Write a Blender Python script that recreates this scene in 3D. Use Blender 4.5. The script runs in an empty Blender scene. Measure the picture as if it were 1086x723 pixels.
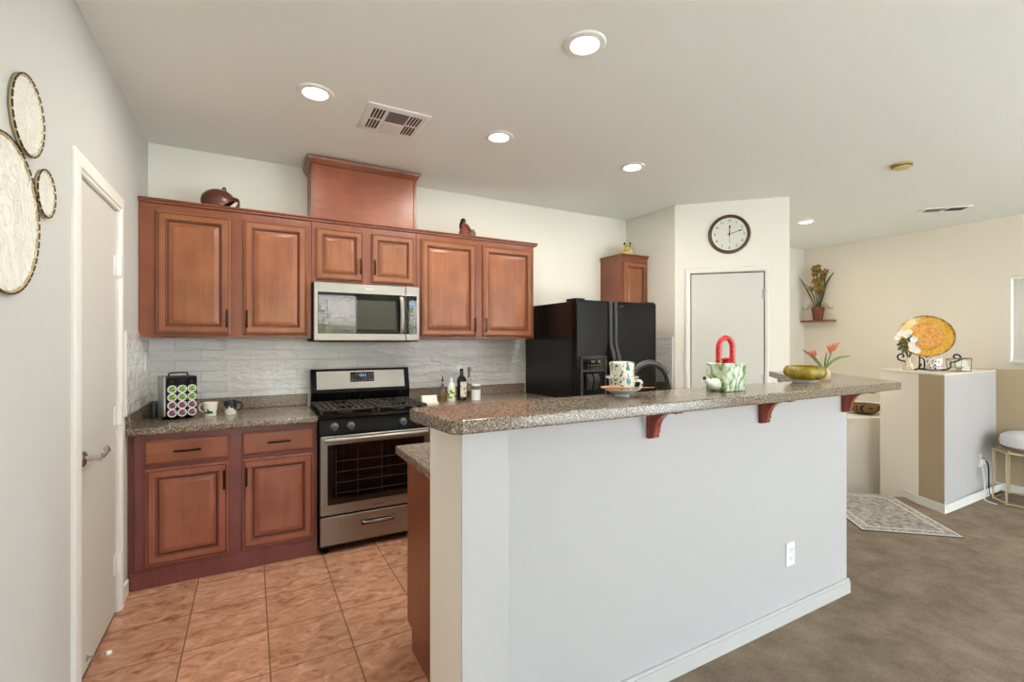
import bpy, bmesh, math, random
from mathutils import Vector, Matrix
from math import pi, sin, cos, radians
random.seed(7)
scn = bpy.context.scene
COL = scn.collection

# ------------------------------------------------------------------ camera / world / exposure
cd = bpy.data.cameras.new('camera')
cam = bpy.data.objects.new('camera', cd)
COL.objects.link(cam)
cam.location = (0, 0, 1.40)
cam.rotation_euler = (pi / 2, 0, radians(-29.0))
cd.sensor_fit = 'HORIZONTAL'
cd.sensor_width = 36.0
cd.lens = 500.0 / 1086.0 * 36.0
cd.shift_y = 0.8 / 1086.0
cd.clip_start = 0.02
scn.camera = cam

vs = scn.view_settings
vs.view_transform = 'Standard'
vs.look = 'None'
vs.gamma = 1.0
vs.use_curve_mapping = False
vs.exposure = 0.47

WORLD = 9.2
CAN_W = 10.5
w = bpy.data.worlds.new('world')
scn.world = w
w.use_nodes = True
bg = w.node_tree.nodes['Background']
bg.inputs['Color'].default_value = (0.72, 0.87, 1.0, 1)
bg.inputs['Strength'].default_value = WORLD

sd = bpy.data.lights.new('sun', 'SUN')
sd.energy = 30.0
sd.color = (0.90, 0.96, 1.0)
sd.angle = radians(1.0)
sun = bpy.data.objects.new('sun', sd)
COL.objects.link(sun)
sun.rotation_euler = (radians(-12), radians(-42), 0)      # runs along the rear wall onto the garden, none enters the room


def portal(name, loc, rot, sx, sy):
    l = bpy.data.lights.new(name, 'AREA')
    l.shape = 'RECTANGLE'
    l.size, l.size_y = sx, sy
    l.cycles.is_portal = True
    o = bpy.data.objects.new(name, l)
    COL.objects.link(o)
    o.location, o.rotation_euler = loc, rot


portal('door_daylight_portal', (1.05, -2.68, 1.20), (radians(90), 0, 0), 1.70, 2.40)
portal('window_daylight_portal', (4.6, -2.68, 1.225), (radians(90), 0, 0), 3.6, 2.25)
portal('side_daylight_portal', (7.22, 1.1, 1.65), (radians(90), 0, pi / 2), 1.45, 0.92)


# ------------------------------------------------------------------ materials
def s2l(c):
    f = lambda v: v / 12.92 if v <= .04045 else ((v + .055) / 1.055) ** 2.4
    return tuple(f(v / 255.0) for v in c) + (1,)


def mat(name, rgb, rough=.5, metal=0.0, spec=.5, emit=None, estr=0, coat=0, trans=0, alpha=1, ior=1.45):
    m = bpy.data.materials.new(name)
    m.use_nodes = True
    b = m.node_tree.nodes['Principled BSDF']
    b.inputs['Base Color'].default_value = s2l(rgb)
    b.inputs['Roughness'].default_value = rough
    b.inputs['Metallic'].default_value = metal
    b.inputs['Specular IOR Level'].default_value = spec
    b.inputs['Coat Weight'].default_value = coat
    b.inputs['Coat Roughness'].default_value = .08 if coat > .3 else .30
    b.inputs['Transmission Weight'].default_value = trans
    b.inputs['IOR'].default_value = ior
    if emit:
        b.inputs['Emission Color'].default_value = s2l(emit)
        b.inputs['Emission Strength'].default_value = estr
    return m


class NT:
    def __init__(s, m):
        s.m, s.t = m, m.node_tree
        s.b = s.t.nodes['Principled BSDF']
        s.co = s.t.nodes.new('ShaderNodeTexCoord').outputs['Object']

    def n(s, t, **kw):
        nd = s.t.nodes.new(t)
        for k, v in kw.items():
            if hasattr(nd, k):
                setattr(nd, k, v)
            else:
                nd.inputs[k.replace('_', ' ')].default_value = v
        return nd

    def l(s, a, b):
        s.t.links.new(a, b)

    def mapping(s, sc=(1, 1, 1), rot=(0, 0, 0), loc=(0, 0, 0)):
        mp = s.n('ShaderNodeMapping')
        mp.inputs['Scale'].default_value = sc
        mp.inputs['Rotation'].default_value = rot
        mp.inputs['Location'].default_value = loc
        s.l(s.co, mp.inputs['Vector'])
        return mp.outputs['Vector']

    def noise(s, vec, scale, detail=3, rough=.5, dist=0):
        nd = s.n('ShaderNodeTexNoise')
        nd.inputs['Scale'].default_value = scale
        nd.inputs['Detail'].default_value = detail
        nd.inputs['Roughness'].default_value = rough
        nd.inputs['Distortion'].default_value = dist
        s.l(vec, nd.inputs['Vector'])
        return nd.outputs['Fac']

    def ramp(s, fac, stops, interp='LINEAR'):
        r = s.n('ShaderNodeValToRGB')
        r.color_ramp.interpolation = interp
        e = r.color_ramp.elements
        while len(e) < len(stops):
            e.new(.5)
        for el, (p, c) in zip(e, stops):
            el.position = p
            el.color = s2l(c)
        s.l(fac, r.inputs['Fac'])
        return r.outputs['Color']

    def mix(s, fac, a, b, mode='MIX'):
        x = s.n('ShaderNodeMix', data_type='RGBA', blend_type=mode)
        for sock, v in ((x.inputs[0], fac), (x.inputs[6], a), (x.inputs[7], b)):
            if hasattr(v, 'links'):
                s.l(v, sock)
            else:
                sock.default_value = v
        return x.outputs[2]

    def color(s, c):
        s.l(c, s.b.inputs['Base Color'])

    def bump(s, h, strength=.2, dist=.01):
        bp = s.n('ShaderNodeBump')
        bp.inputs['Strength'].default_value = strength
        bp.inputs['Distance'].default_value = dist
        s.l(h, bp.inputs['Height'])
        s.l(bp.outputs['Normal'], s.b.inputs['Normal'])


def paint(name, rgb, bump=.12, rough=.75):
    m = mat(name, rgb, rough, spec=.3)
    t = NT(m)
    t.bump(t.noise(t.co, 90, 3), bump, .004)
    return m


def wood(name, dark, mid, light, axis='Z', rough=.33, scale=1.0):
    m = mat(name, mid, rough, coat=.25)
    t = NT(m)
    sc = {'Z': (9, 9, .8), 'X': (.8, 9, 9), 'Y': (9, .8, 9)}[axis]
    v = t.mapping(tuple(q * scale for q in sc))
    g = t.noise(v, 4, 5, .6, .6)
    b = t.noise(t.co, 4.5, 3, .5)
    c1 = t.ramp(g, [(.25, dark), (.5, mid), (.8, light)])
    c2 = t.ramp(b, [(.3, dark), (.7, light)])
    t.color(t.mix(.55, c1, c2))
    return m


def granite(name):
    m = mat(name, (130, 115, 105), .16, spec=.5, coat=.2)
    t = NT(m)
    a = t.noise(t.co, 115, 2, .6)
    b = t.noise(t.mapping(loc=(3, 5, 2)), 210, 2, .6)
    c1 = t.ramp(a, [(.36, (48, 40, 34)), (.47, (104, 88, 72)), (.56, (126, 108, 90)), (.66, (196, 184, 168))])
    c2 = t.ramp(b, [(.36, (36, 32, 30)), (.5, (114, 98, 80)), (.66, (200, 190, 176))])
    t.color(t.mix(.45, c1, c2))
    return m


def subway(name, plane='XZ'):
    m = mat(name, (206, 207, 205), .07, spec=.6, coat=.4)
    t = NT(m)
    if plane == 'XZ':
        v = t.mapping(rot=(-pi / 2, 0, 0))
    else:
        sep = t.n('ShaderNodeSeparateXYZ')
        t.l(t.co, sep.inputs[0])
        cb = t.n('ShaderNodeCombineXYZ')
        t.l(sep.outputs[1], cb.inputs[0])
        t.l(sep.outputs[2], cb.inputs[1])
        v = cb.outputs[0]
    if plane == 'XZ':
        sep = t.n('ShaderNodeSeparateXYZ')
        t.l(t.co, sep.inputs[0])
        cb = t.n('ShaderNodeCombineXYZ')
        t.l(sep.outputs[0], cb.inputs[0])
        t.l(sep.outputs[2], cb.inputs[1])
        v = cb.outputs[0]
    br = t.n('ShaderNodeTexBrick')
    t.l(v, br.inputs['Vector'])
    br.inputs['Scale'].default_value = 1.0
    br.inputs['Brick Width'].default_value = .305
    br.inputs['Row Height'].default_value = .0745
    br.inputs['Mortar Size'].default_value = .0018
    br.inputs['Mortar Smooth'].default_value = .3
    br.inputs['Color1'].default_value = s2l((236, 237, 236))
    br.inputs['Color2'].default_value = s2l((226, 228, 228))
    br.inputs['Mortar'].default_value = s2l((206, 206, 202))
    t.color(br.outputs['Color'])
    wv = t.noise(t.mapping((9, 9, 22)), 1.0, 2, .5, .4)
    mth = t.n('ShaderNodeMath', operation='MULTIPLY_ADD')
    t.l(br.outputs['Fac'], mth.inputs[0])
    mth.inputs[1].default_value = -.35
    t.l(wv, mth.inputs[2])
    t.bump(mth.outputs[0], .8, .02)
    return m


def floor_tile(name):
    m = mat(name, (186, 122, 84), .26, spec=.5)
    t = NT(m)
    v = t.mapping(loc=(-.073 + .342 * 4, -2.58 + .338 * 20, 0))
    br = t.n('ShaderNodeTexBrick')
    br.offset = 0
    t.l(v, br.inputs['Vector'])
    br.inputs['Scale'].default_value = 1.0
    br.inputs['Brick Width'].default_value = .342
    br.inputs['Row Height'].default_value = .338
    br.inputs['Mortar Size'].default_value = .0032
    br.inputs['Mortar Smooth'].default_value = .2
    br.inputs['Color1'].default_value = (1, 1, 1, 1)
    br.inputs['Color2'].default_value = (.86, .86, .86, 1)
    g = t.noise(t.mapping((1, 1.7, 1)), 9, 5, .62, 1.2)
    c = t.ramp(g, [(.28, (140, 92, 68)), (.44, (182, 132, 104)), (.58, (198, 150, 122)), (.8, (222, 182, 154))])
    c = t.mix(1.0, c, br.outputs['Color'], 'MULTIPLY')
    c = t.mix(br.outputs['Fac'], c, s2l((124, 92, 72)))
    t.color(c)
    inv = t.n('ShaderNodeMath', operation='MULTIPLY_ADD')
    t.l(br.outputs['Fac'], inv.inputs[0])
    inv.inputs[1].default_value = -1
    t.l(t.noise(t.co, 14, 3), inv.inputs[2])
    t.bump(inv.outputs[0], .25, .006)
    return m


def carpet_mat(name):
    m = mat(name, (128, 104, 82), .95, spec=.1)
    t = NT(m)
    a = t.noise(t.co, 130, 3, .75)
    b = t.noise(t.co, 5.0, 5, .7)
    c1 = t.ramp(a, [(.3, (108, 92, 78)), (.7, (172, 152, 132))])
    c2 = t.ramp(b, [(.34, (106, 88, 72)), (.66, (164, 144, 124))])
    t.color(t.mix(.55, c1, c2))
    t.bump(a, .7, .01)
    return m


M = {}
M['wall'] = paint('wall_paint_offwhite', (233, 231, 221))
M['wall_l'] = paint('wall_paint_left_dimmed', (200, 202, 198))  # off-white darkened on this wall to offset strong window light
M['wall_warm'] = paint('wall_paint_cream', (232, 222, 206))
M['taupe'] = paint('wall_taupe', (180, 160, 130))  # brown tone of the half wall's narrow diagonal face and side wall
M['ceil'] = paint('ceiling_paint', (237, 238, 232), .25)
M['wall_dimmed'] = paint('wall_paint_offwhite_dimmed', (186, 184, 184))  # off-white dimmed and greyed in colour for walls facing the rear windows
M['trim'] = mat('white_trim_paint', (232, 232, 226), .4)
M['door'] = mat('door_paint', (208, 209, 202), .45)
M['trim_grey'] = mat('grey_trim_paint', (196, 195, 192), .45)
M['wall_stair'] = paint('wall_paint_cream_lit', (246, 238, 224))  # cream lightened, standing in for lamp light on these faces
M['cherry'] = wood('cherry_door_wood', (116, 64, 36), (142, 84, 50), (164, 104, 66))
M['cherry_x'] = wood('cherry_drawer_wood', (118, 62, 42), (142, 80, 56), (160, 96, 70), 'X')
M['frame'] = wood('cherry_frame_wood', (108, 56, 36), (128, 70, 46), (146, 86, 60))
M['cherry_low'] = wood('cherry_lower_door_wood', (126, 66, 48), (152, 86, 66), (168, 104, 82))
M['groove'] = mat('dark_wood_groove', (88, 44, 30), .4)  # darker wood tone for the door grooves
M['frame_red'] = wood('red_cherry_base_wood', (108, 56, 54), (124, 66, 64), (136, 76, 72))
M['corbel'] = wood('corbel_redwood', (112, 40, 28), (134, 52, 38), (150, 66, 48))
M['granite'] = granite('speckled_laminate')
M['subway'] = subway('subway_tile_back')
M['subway_s'] = subway('subway_tile_side', 'YZ')
M['tile'] = floor_tile('terracotta_floor_tile')
M['carpet'] = carpet_mat('brown_carpet')
M['steel'] = mat('brushed_stainless', (158, 154, 148), .36, 1.0)
t = NT(M['steel']); t.bump(t.noise(t.mapping((2, 60, 260)), 3, 2), .06, .002)
M['chrome'] = mat('chrome', (200, 198, 194), .12, 1.0)
M['black'] = mat('black_gloss', (8, 8, 10), .14, spec=.3)
M['black_m'] = mat('black_satin', (14, 14, 16), .4, spec=.25)
M['glass_blk'] = mat('black_glass', (6, 7, 8), .03, spec=.9)
M['oven_in'] = mat('oven_window', (16, 16, 17), .05, spec=.8)
M['mw_in'] = mat('microwave_window', (66, 68, 60), .03, spec=.9)
M['iron'] = mat('cast_iron', (64, 57, 52), .6)
M['pull'] = mat('oil_rubbed_bronze', (42, 34, 30), .35, .7)
M['fridge'] = mat('black_textured_enamel', (8, 9, 11), .2, spec=.3)
t = NT(M['fridge']); t.bump(t.noise(t.co, 160, 2, .5, .3), .35, .003)
M['fridge_s'] = mat('black_smooth_enamel', (16, 15, 16), .3)
M['grey'] = mat('grey_plastic', (110, 112, 114), .45)
M['dgrey'] = mat('dark_grey_plastic', (58, 60, 62), .4)
M['kgrey'] = mat('knob_grey', (104, 108, 112), .35)
M['silver'] = mat('silver_plastic', (170, 172, 172), .35, .5)
M['white'] = mat('white_plastic', (236, 236, 232), .35)
M['ceramic'] = mat('white_ceramic', (232, 230, 222), .15, coat=.4)
M['slot'] = mat('dark_slot', (30, 28, 26), .6)
M['lens'] = mat('lamp_lens', (255, 250, 240), .5, emit=(255, 240, 218), estr=14)
M['disp'] = mat('blue_display', (20, 40, 80), .2, emit=(110, 170, 255), estr=1.6)
M['dispw'] = mat('pale_legend', (190, 200, 205), .4)
M['gold'] = mat('gold_metal', (218, 204, 164), .35, 1.0)
M['ironblk'] = mat('black_iron', (24, 20, 18), .5, .3)
M['terra'] = mat('terracotta', (150, 82, 58), .8)
t = NT(M['terra']); t.color(t.ramp(t.noise(t.co, 20, 4), [(.3, (98, 52, 38)), (.7, (146, 88, 66))]))
M['leaf'] = mat('dark_green_leaf', (62, 72, 30), .45)
M['leaf2'] = mat('mid_green_leaf', (96, 116, 50), .5)
M['olive'] = mat('olive_glaze', (138, 118, 22), .1, coat=.6)
t = NT(M['olive']); t.color(t.ramp(t.noise(t.co, 22, 3), [(.35, (112, 94, 10)), (.7, (168, 146, 40))]))
M['orange'] = mat('orange_petal', (190, 66, 30), .5)
M['glass'] = mat('clear_glass', (250, 250, 250), .02, trans=1.0)
M['red'] = mat('red_lacquer', (190, 30, 28), .2, coat=.5)
t = NT(M['red']); vv = t.n('ShaderNodeTexVoronoi'); vv.inputs['Scale'].default_value = 130; t.l(t.co, vv.inputs['Vector'])
t.color(t.ramp(vv.outputs['Distance'], [(.16, (226, 120, 112)), (.30, (190, 26, 26))]))
m_ = mat('clear_pane', (255, 255, 255), .02)
nt = m_.node_tree
tr_, gl_, mx_, fr_ = [nt.nodes.new('ShaderNode' + q) for q in ('BsdfTransparent', 'BsdfGlossy', 'MixShader', 'Fresnel')]
gl_.inputs['Roughness'].default_value = .02
ge_ = nt.nodes.new('ShaderNodeNewGeometry'); sb_ = nt.nodes.new('ShaderNodeMath'); sb_.operation = 'SUBTRACT'; sb_.inputs[0].default_value = 1.0; nt.links.new(ge_.outputs['Backfacing'], sb_.inputs[1])
ml_ = nt.nodes.new('ShaderNodeMath'); ml_.operation = 'MULTIPLY'; nt.links.new(fr_.outputs[0], ml_.inputs[0]); nt.links.new(sb_.outputs[0], ml_.inputs[1])     # one reflection per pane, on the face met first
nt.links.new(ml_.outputs[0], mx_.inputs[0]); nt.links.new(tr_.outputs[0], mx_.inputs[1]); nt.links.new(gl_.outputs[0], mx_.inputs[2])
nt.links.new(mx_.outputs[0], nt.nodes['Material Output'].inputs['Surface'])
M['pane'] = m_


# ------------------------------------------------------------------ geometry helpers (all in world space unless the thing is turned)
XF = {}


def link(o):
    COL.objects.link(o)
    return o


def tag(o, label=None, cat=None, group=None, kind=None):
    if label: o['label'] = label
    if cat: o['category'] = cat
    if group: o['group'] = group
    if kind: o['kind'] = kind
    return o


def thing(name, label, cat, loc, rz=0.0, group=None):
    o = bpy.data.objects.new(name, None)
    o.empty_display_size = .05
    link(o)
    o.location = loc
    o.rotation_euler = (0, 0, rz)
    XF[o.name] = (Matrix.Translation(loc) @ Matrix.Rotation(rz, 4, 'Z'), abs(rz) > 1e-6)
    return tag(o, label, cat, group)


def finish(bm, name, mats, smooth=None):
    bmesh.ops.remove_doubles(bm, verts=bm.verts, dist=1e-6)
    bmesh.ops.recalc_face_normals(bm, faces=bm.faces)
    me = bpy.data.meshes.new(name)
    bm.to_mesh(me)
    bm.free()
    for m in (mats if isinstance(mats, (list, tuple)) else [mats]):
        me.materials.append(M[m] if isinstance(m, str) else m)
    if smooth is not None:
        me.polygons.foreach_set('use_smooth', [True] * len(me.polygons))
        me.set_sharp_from_angle(angle=radians(smooth))
    return me


def obj(name, bm, m, parent=None, smooth=40, local=False, label=None):
    """one mesh object; when the parent is an unrotated thing the bmesh is in world space"""
    base = None
    if parent is not None:
        key = parent.name
        base, rot = XF[key]
        if not local and not rot:
            bmesh.ops.transform(bm, matrix=base.inverted(), verts=bm.verts)
    me = finish(bm, name, m, smooth)
    o = link(bpy.data.objects.new(name, me))
    if smooth is not None:
        md = o.modifiers.new('weighted_normal', 'WEIGHTED_NORMAL')
        md.keep_sharp = True
    if parent is not None:
        o.parent = parent
        XF[o.name] = XF[parent.name]
    else:
        XF[o.name] = (Matrix.Identity(4), False)
    if label: o['label'] = label
    return o


def solo(name, bm, m, label, cat, loc, group=None, smooth=40):
    """a thing that is one mesh; bmesh in world space, origin moved to loc"""
    bmesh.ops.translate(bm, vec=-Vector(loc), verts=bm.verts)
    o = obj(name, bm, m, None, smooth)
    o.location = loc
    XF[o.name] = (Matrix.Translation(loc), False)
    return tag(o, label, cat, group)


def struct(name, bm, m, parent=None, smooth=40):
    o = obj(name, bm, m, parent, smooth)
    if parent is None:
        o['kind'] = 'structure'
    return o


def NB():
    return bmesh.new()


def box(bm, x0, y0, z0, x1, y1, z1, bev=0.0, seg=2):
    if x1 < x0: x0, x1 = x1, x0
    if y1 < y0: y0, y1 = y1, y0
    if z1 < z0: z0, z1 = z1, z0
    r = bmesh.ops.create_cube(bm, size=1.0)
    vs_ = r['verts']
    for v in vs_:
        v.co = Vector(((x0 + x1) / 2 + v.co.x * (x1 - x0), (y0 + y1) / 2 + v.co.y * (y1 - y0), (z0 + z1) / 2 + v.co.z * (z1 - z0)))
    if bev > 0:
        es = list({e for v in vs_ for e in v.link_edges})
        bmesh.ops.bevel(bm, geom=es, offset=bev, segments=seg, affect='EDGES', profile=.5)
    return bm


def prism(bm, pts, z0, z1, bev=0.0, mi=None):
    """polygon in XY extruded z0..z1"""
    vb = [bm.verts.new((x, y, z0)) for x, y in pts]
    vt = [bm.verts.new((x, y, z1)) for x, y in pts]
    n = len(pts)
    fs = [bm.faces.new(vb[::-1]), bm.faces.new(vt)]
    for i in range(n):
        f = bm.faces.new((vb[i], vb[(i + 1) % n], vt[(i + 1) % n], vt[i]))
        if mi: f.material_index = mi.get(i, 0)
        fs.append(f)
    if bev > 0:
        es = list({e for f in fs for e in f.edges})
        bmesh.ops.bevel(bm, geom=es, offset=bev, segments=3, affect='EDGES', profile=.5)
    return bm


def prism_x(bm, yz, x0, x1):
    a = [bm.verts.new((x0, y, z)) for y, z in yz]
    b = [bm.verts.new((x1, y, z)) for y, z in yz]
    n = len(yz)
    bm.faces.new(a); bm.faces.new(b[::-1])
    for i in range(n):
        bm.faces.new((a[i], b[i], b[(i + 1) % n], a[(i + 1) % n]))
    return bm


def lathe(bm, prof, c=(0, 0, 0), seg=28, mod=None, mtx=None):
    rings = []
    cx, cy, cz = c
    for r, z in prof:
        if r < 1e-6:
            rings.append([bm.verts.new((cx, cy, cz + z))])
        else:
            ring = []
            for k in range(seg):
                a = 2 * pi * k / seg
                rr = r * (mod(a, z) if mod else 1)
                ring.append(bm.verts.new((cx + rr * cos(a), cy + rr * sin(a), cz + z)))
            rings.append(ring)
    for A, B in zip(rings, rings[1:]):
        for k in range(seg):
            k2 = (k + 1) % seg
            if len(A) == 1 and len(B) == 1: continue
            if len(A) == 1: bm.faces.new((A[0], B[k], B[k2]))
            elif len(B) == 1: bm.faces.new((A[k], A[k2], B[0]))
            else: bm.faces.new((A[k], A[k2], B[k2], B[k]))
    vv_ = [v for r_ in rings for v in r_]
    for R_ in (rings[0], rings[-1]):
        if len(R_) > 1 and prof[0] != prof[-1]:
            try: bm.faces.new(R_)
            except ValueError: pass
    if mtx is not None:
        bmesh.ops.transform(bm, matrix=mtx, verts=vv_)
    return bm


def tube(bm, pts, r, seg=10, closed=False, cap=True, flat=1.0):
    P = [Vector(p) for p in pts]
    n = len(P)
    R = r if isinstance(r, (list, tuple)) else [r] * n
    rings = []
    prev = None
    for i in range(n):
        if closed:
            t_ = (P[(i + 1) % n] - P[i - 1])
        else:
            t_ = P[min(i + 1, n - 1)] - P[max(i - 1, 0)]
        t_.normalize()
        if prev is None:
            up = Vector((0, 0, 1)) if abs(t_.z) < .9 else Vector((0, 1, 0))
            nx = t_.cross(up).normalized()
        else:
            nx = (prev - t_ * prev.dot(t_)).normalized()
        prev = nx
        ny = t_.cross(nx)
        rings.append([bm.verts.new(P[i] + (nx * cos(2 * pi * k / seg) + ny * sin(2 * pi * k / seg) * flat) * R[i]) for k in range(seg)])
    rng = range(n if closed else n - 1)
    for i in rng:
        A, B = rings[i], rings[(i + 1) % n]
        for k in range(seg):
            bm.faces.new((A[k], A[(k + 1) % seg], B[(k + 1) % seg], B[k]))
    if cap and not closed:
        bm.faces.new(rings[0][::-1]); bm.faces.new(rings[-1])
    return bm


def smooth_path(pts, n=8):
    P = [Vector(p) for p in pts]
    out = []
    for i in range(len(P) - 1):
        p0, p1, p2, p3 = P[max(i - 1, 0)], P[i], P[i + 1], P[min(i + 2, len(P) - 1)]
        for k in range(n):
            t_ = k / n
            out.append(.5 * ((2 * p1) + (-p0 + p2) * t_ + (2 * p0 - 5 * p1 + 4 * p2 - p3) * t_ ** 2 + (-p0 + 3 * p1 - 3 * p2 + p3) * t_ ** 3))
    out.append(P[-1])
    return out


def blade(bm, pts, width, n=6, side=None):
    """a leaf: a thin two-sided lens swept along a curve"""
    P = smooth_path(pts, n)
    m = len(P)
    rows = []
    for i, p in enumerate(P):
        t_ = (P[min(i + 1, m - 1)] - P[max(i - 1, 0)]).normalized()
        s = side or Vector((.875, -.485, 0))
        s = (s - t_ * s.dot(t_))
        if s.length < 1e-3: s = Vector((0, 0, 1))
        s.normalize()
        nn = t_.cross(s).normalized()
        wd = width * (math.sin(pi * min(.98, max(.04, (i + .6) / (m + .4)))) ** .7) * .5
        rows.append([bm.verts.new(p - s * wd), bm.verts.new(p + nn * wd * .22), bm.verts.new(p + s * wd), bm.verts.new(p - nn * wd * .12)])
    for a, b in zip(rows, rows[1:]):
        for k in range(4):
            bm.faces.new((a[k], a[(k + 1) % 4], b[(k + 1) % 4], b[k]))
    bm.faces.new(rows[0][::-1]); bm.faces.new(rows[-1])


def loops_panel(bm, x0, x1, z0, z1, yb, loops, sgn=-1):
    """rectangular loops: (inset, projection) from the back plane yb toward -Y"""
    R = []
    for ins, d in loops:
        y = yb + sgn * d
        R.append([bm.verts.new(p) for p in ((x0 + ins, y, z0 + ins), (x1 - ins, y, z0 + ins), (x1 - ins, y, z1 - ins), (x0 + ins, y, z1 - ins))])
    bm.faces.new(R[0])
    bm.faces.new(R[-1])
    for i, (A, B) in enumerate(zip(R, R[1:])):
        for k in range(4):
            f_ = bm.faces.new((A[k], A[(k + 1) % 4], B[(k + 1) % 4], B[k]))
            if len(loops) > 8 and i in (3, 6, 8, 9): f_.material_index = 1      # darker wood tone in the grooves
    return bm


RAISED = [(0, 0), (0, .012), (.003, .018), (.010, .021), (.016, .0195), (.020, .0215), (.048, .0215), (.052, .018), (.055, .0175), (.058, .009), (.066, .0075), (.070, .009), (.092, .017), (.096, .0175)]
SMALLR = [(0, 0), (0, .012), (.003, .018), (.008, .021), (.013, .0195), (.016, .0215), (.042, .0215), (.046, .018), (.049, .0175), (.052, .009), (.059, .0075), (.063, .009), (.080, .017), (.084, .0175)]
SLAB = [(0, 0), (0, .012), (.004, .016), (.010, .019), (.016, .020)]


def text_bm(s, size, ext=.0004, align='CENTER'):
    cu = bpy.data.curves.new('t', 'FONT')
    cu.body = s
    cu.size = size
    cu.extrude = ext
    cu.align_x = align
    cu.align_y = 'CENTER'
    o = bpy.data.objects.new('t', cu)
    COL.objects.link(o)
    dg = bpy.context.evaluated_depsgraph_get()
    me = bpy.data.meshes.new_from_object(o.evaluated_get(dg))
    bm = NB()
    bm.from_mesh(me)
    bpy.data.objects.remove(o)
    bpy.data.curves.remove(cu)
    bpy.data.meshes.remove(me)
    return bm


def merge(bm, other, mtx):
    bmesh.ops.transform(other, matrix=mtx, verts=other.verts)
    me = bpy.data.meshes.new('tmp')
    other.to_mesh(me)
    other.free()
    bm.from_mesh(me)
    bpy.data.meshes.remove(me)


def facing(x, y, z, rz=0):
    """text plane (XY) stood up facing -Y, at x,y,z, then turned"""
    return Matrix.Translation((x, y, z)) @ Matrix.Rotation(rz, 4, 'Z') @ Matrix.Rotation(pi / 2, 4, 'X')


XL, YB, ZC, XR, YR = -.605, 3.97, 2.743, 7.10, -2.6

# ------------------------------------------------------------------ the setting
struct('floor', box(NB(), -.75, YR - .1, -.06, .60, YB + .1, 0) and prism(NB(), [(-.75, YR - .1), (.60, YR - .1), (.60, 1.45), (2.85, 1.45), (3.60, 2.2), (4.36, 2.59), (4.36, YB + .1), (-.75, YB + .1)], -.06, 0), 'tile')
struct('floor_carpet', prism(NB(), [(.60, YR - .1), (7.2, YR - .1), (7.2, 1.66), (5.0, 1.66), (5.18, 1.99), (4.36, 2.59), (3.60, 2.2), (2.85, 1.45), (.60, 1.45)], -.06, 0.0), 'carpet')
struct('ceiling', box(NB(), -.75, YR - .1, ZC, XR + .15, YB + .12, ZC + .12), 'ceil')

# left wall with door opening y 2.505..3.115, z 0..2.08
bm = NB()
box(bm, XL - .14, YR - .1, 0, XL, 2.49, ZC)
box(bm, XL - .14, 3.13, 0, XL, YB, ZC)
box(bm, XL - .14, 2.49, 2.085, XL, 3.13, ZC)
box(bm, XL - .16, 2.45, 0, XL - .10, 3.17, 2.12)
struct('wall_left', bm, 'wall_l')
struct('wall_back', box(NB(), XL - .14, YB, -1.7, XR + .15, YB + .12, ZC), 'wall')
struct('wall_pantry', prism(NB(), [(3.65, 3.28), (4.36, 2.57), (4.36, YB), (3.65, YB)], -1.7, ZC), 'wall')
# right wall, window opening y .4..1.82, z 1.19..2.10
bm = NB()
box(bm, XR, YR - .1, -1.7, XR + .12, .40, ZC)
box(bm, XR, 1.82, -1.7, XR + .12, YB, ZC)
box(bm, XR, .40, -1.7, XR + .12, 1.82, 1.19)
box(bm, XR, .40, 2.10, XR + .12, 1.82, ZC)
struct('wall_right', bm, 'wall_warm')
# rear wall behind the camera with a glass door and a wide window added for daylight
bm = NB()
box(bm, XL - .14, YR - .12, 0, .20, YR, ZC)
box(bm, .20, YR - .12, 2.40, 1.90, YR, ZC)
box(bm, 1.90, YR - .12, 0, 2.80, YR, ZC)
box(bm, 2.80, YR - .12, 0, 6.40, YR, .10)
box(bm, 2.80, YR - .12, 2.35, 6.40, YR, ZC)
box(bm, 6.40, YR - .12, 0, XR, YR, ZC)
struct('wall_rear', bm, 'wall')
# island half wall, wing end, and the angled leg
bm = NB()
prism(bm, [(.685, 1.40), (2.916, 1.40), (2.80, 1.53), (.685, 1.53)], 0, 1.14)
struct('wall_island', bm, 'wall_dimmed')
bm = NB()
prism(bm, [(.53, 1.255), (.685, 1.255), (.685, 1.53), (.53, 1.53)], 0, 1.14, .004, mi={3: 1})  # left face takes the lightened cream, warm light put into its colour
struct('wall_island_end', bm, ['wall_dimmed', 'wall_stair'])
bm = NB()
prism(bm, [(2.916, 1.40), (3.46, 1.92), (3.33, 2.05), (2.80, 1.53)], 0, 1.14)
struct('wall_island_leg', bm, 'wall_dimmed')
bm = NB()
box(bm, .688, 1.386, 0, 2.93, 1.40, .066)
box(bm, .688, 1.390, .066, 2.926, 1.40, .080)
box(bm, .516, 1.241, 0, .688, 1.255, .072, .003)
struct('baseboard_island', bm, 'trim_grey')

# stair half walls
HW = 1.135
bm = NB()
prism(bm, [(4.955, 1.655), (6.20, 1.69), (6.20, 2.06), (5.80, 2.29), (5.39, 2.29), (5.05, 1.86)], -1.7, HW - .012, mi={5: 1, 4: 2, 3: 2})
struct('wall_stair', bm, ['wall_dimmed', 'taupe', 'wall_stair'])
bm = NB()
prism(bm, [(4.952, 1.652), (6.20, 1.687), (6.20, 2.064), (5.80, 2.294), (5.387, 2.294), (5.047, 1.862)], HW - .012, HW, .003)
struct('trim_1', bm, 'wall_warm')
bm = NB()
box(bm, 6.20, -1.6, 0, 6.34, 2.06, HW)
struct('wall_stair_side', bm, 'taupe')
bm = NB()
box(bm, 4.965, 1.642, 0, 6.2, 1.655, .07)
prism(bm, [(4.94, 1.648), (4.962, 1.645), (5.055, 1.855), (5.19, 2.015), (5.175, 2.025), (5.04, 1.862)], 0, .07)
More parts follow.
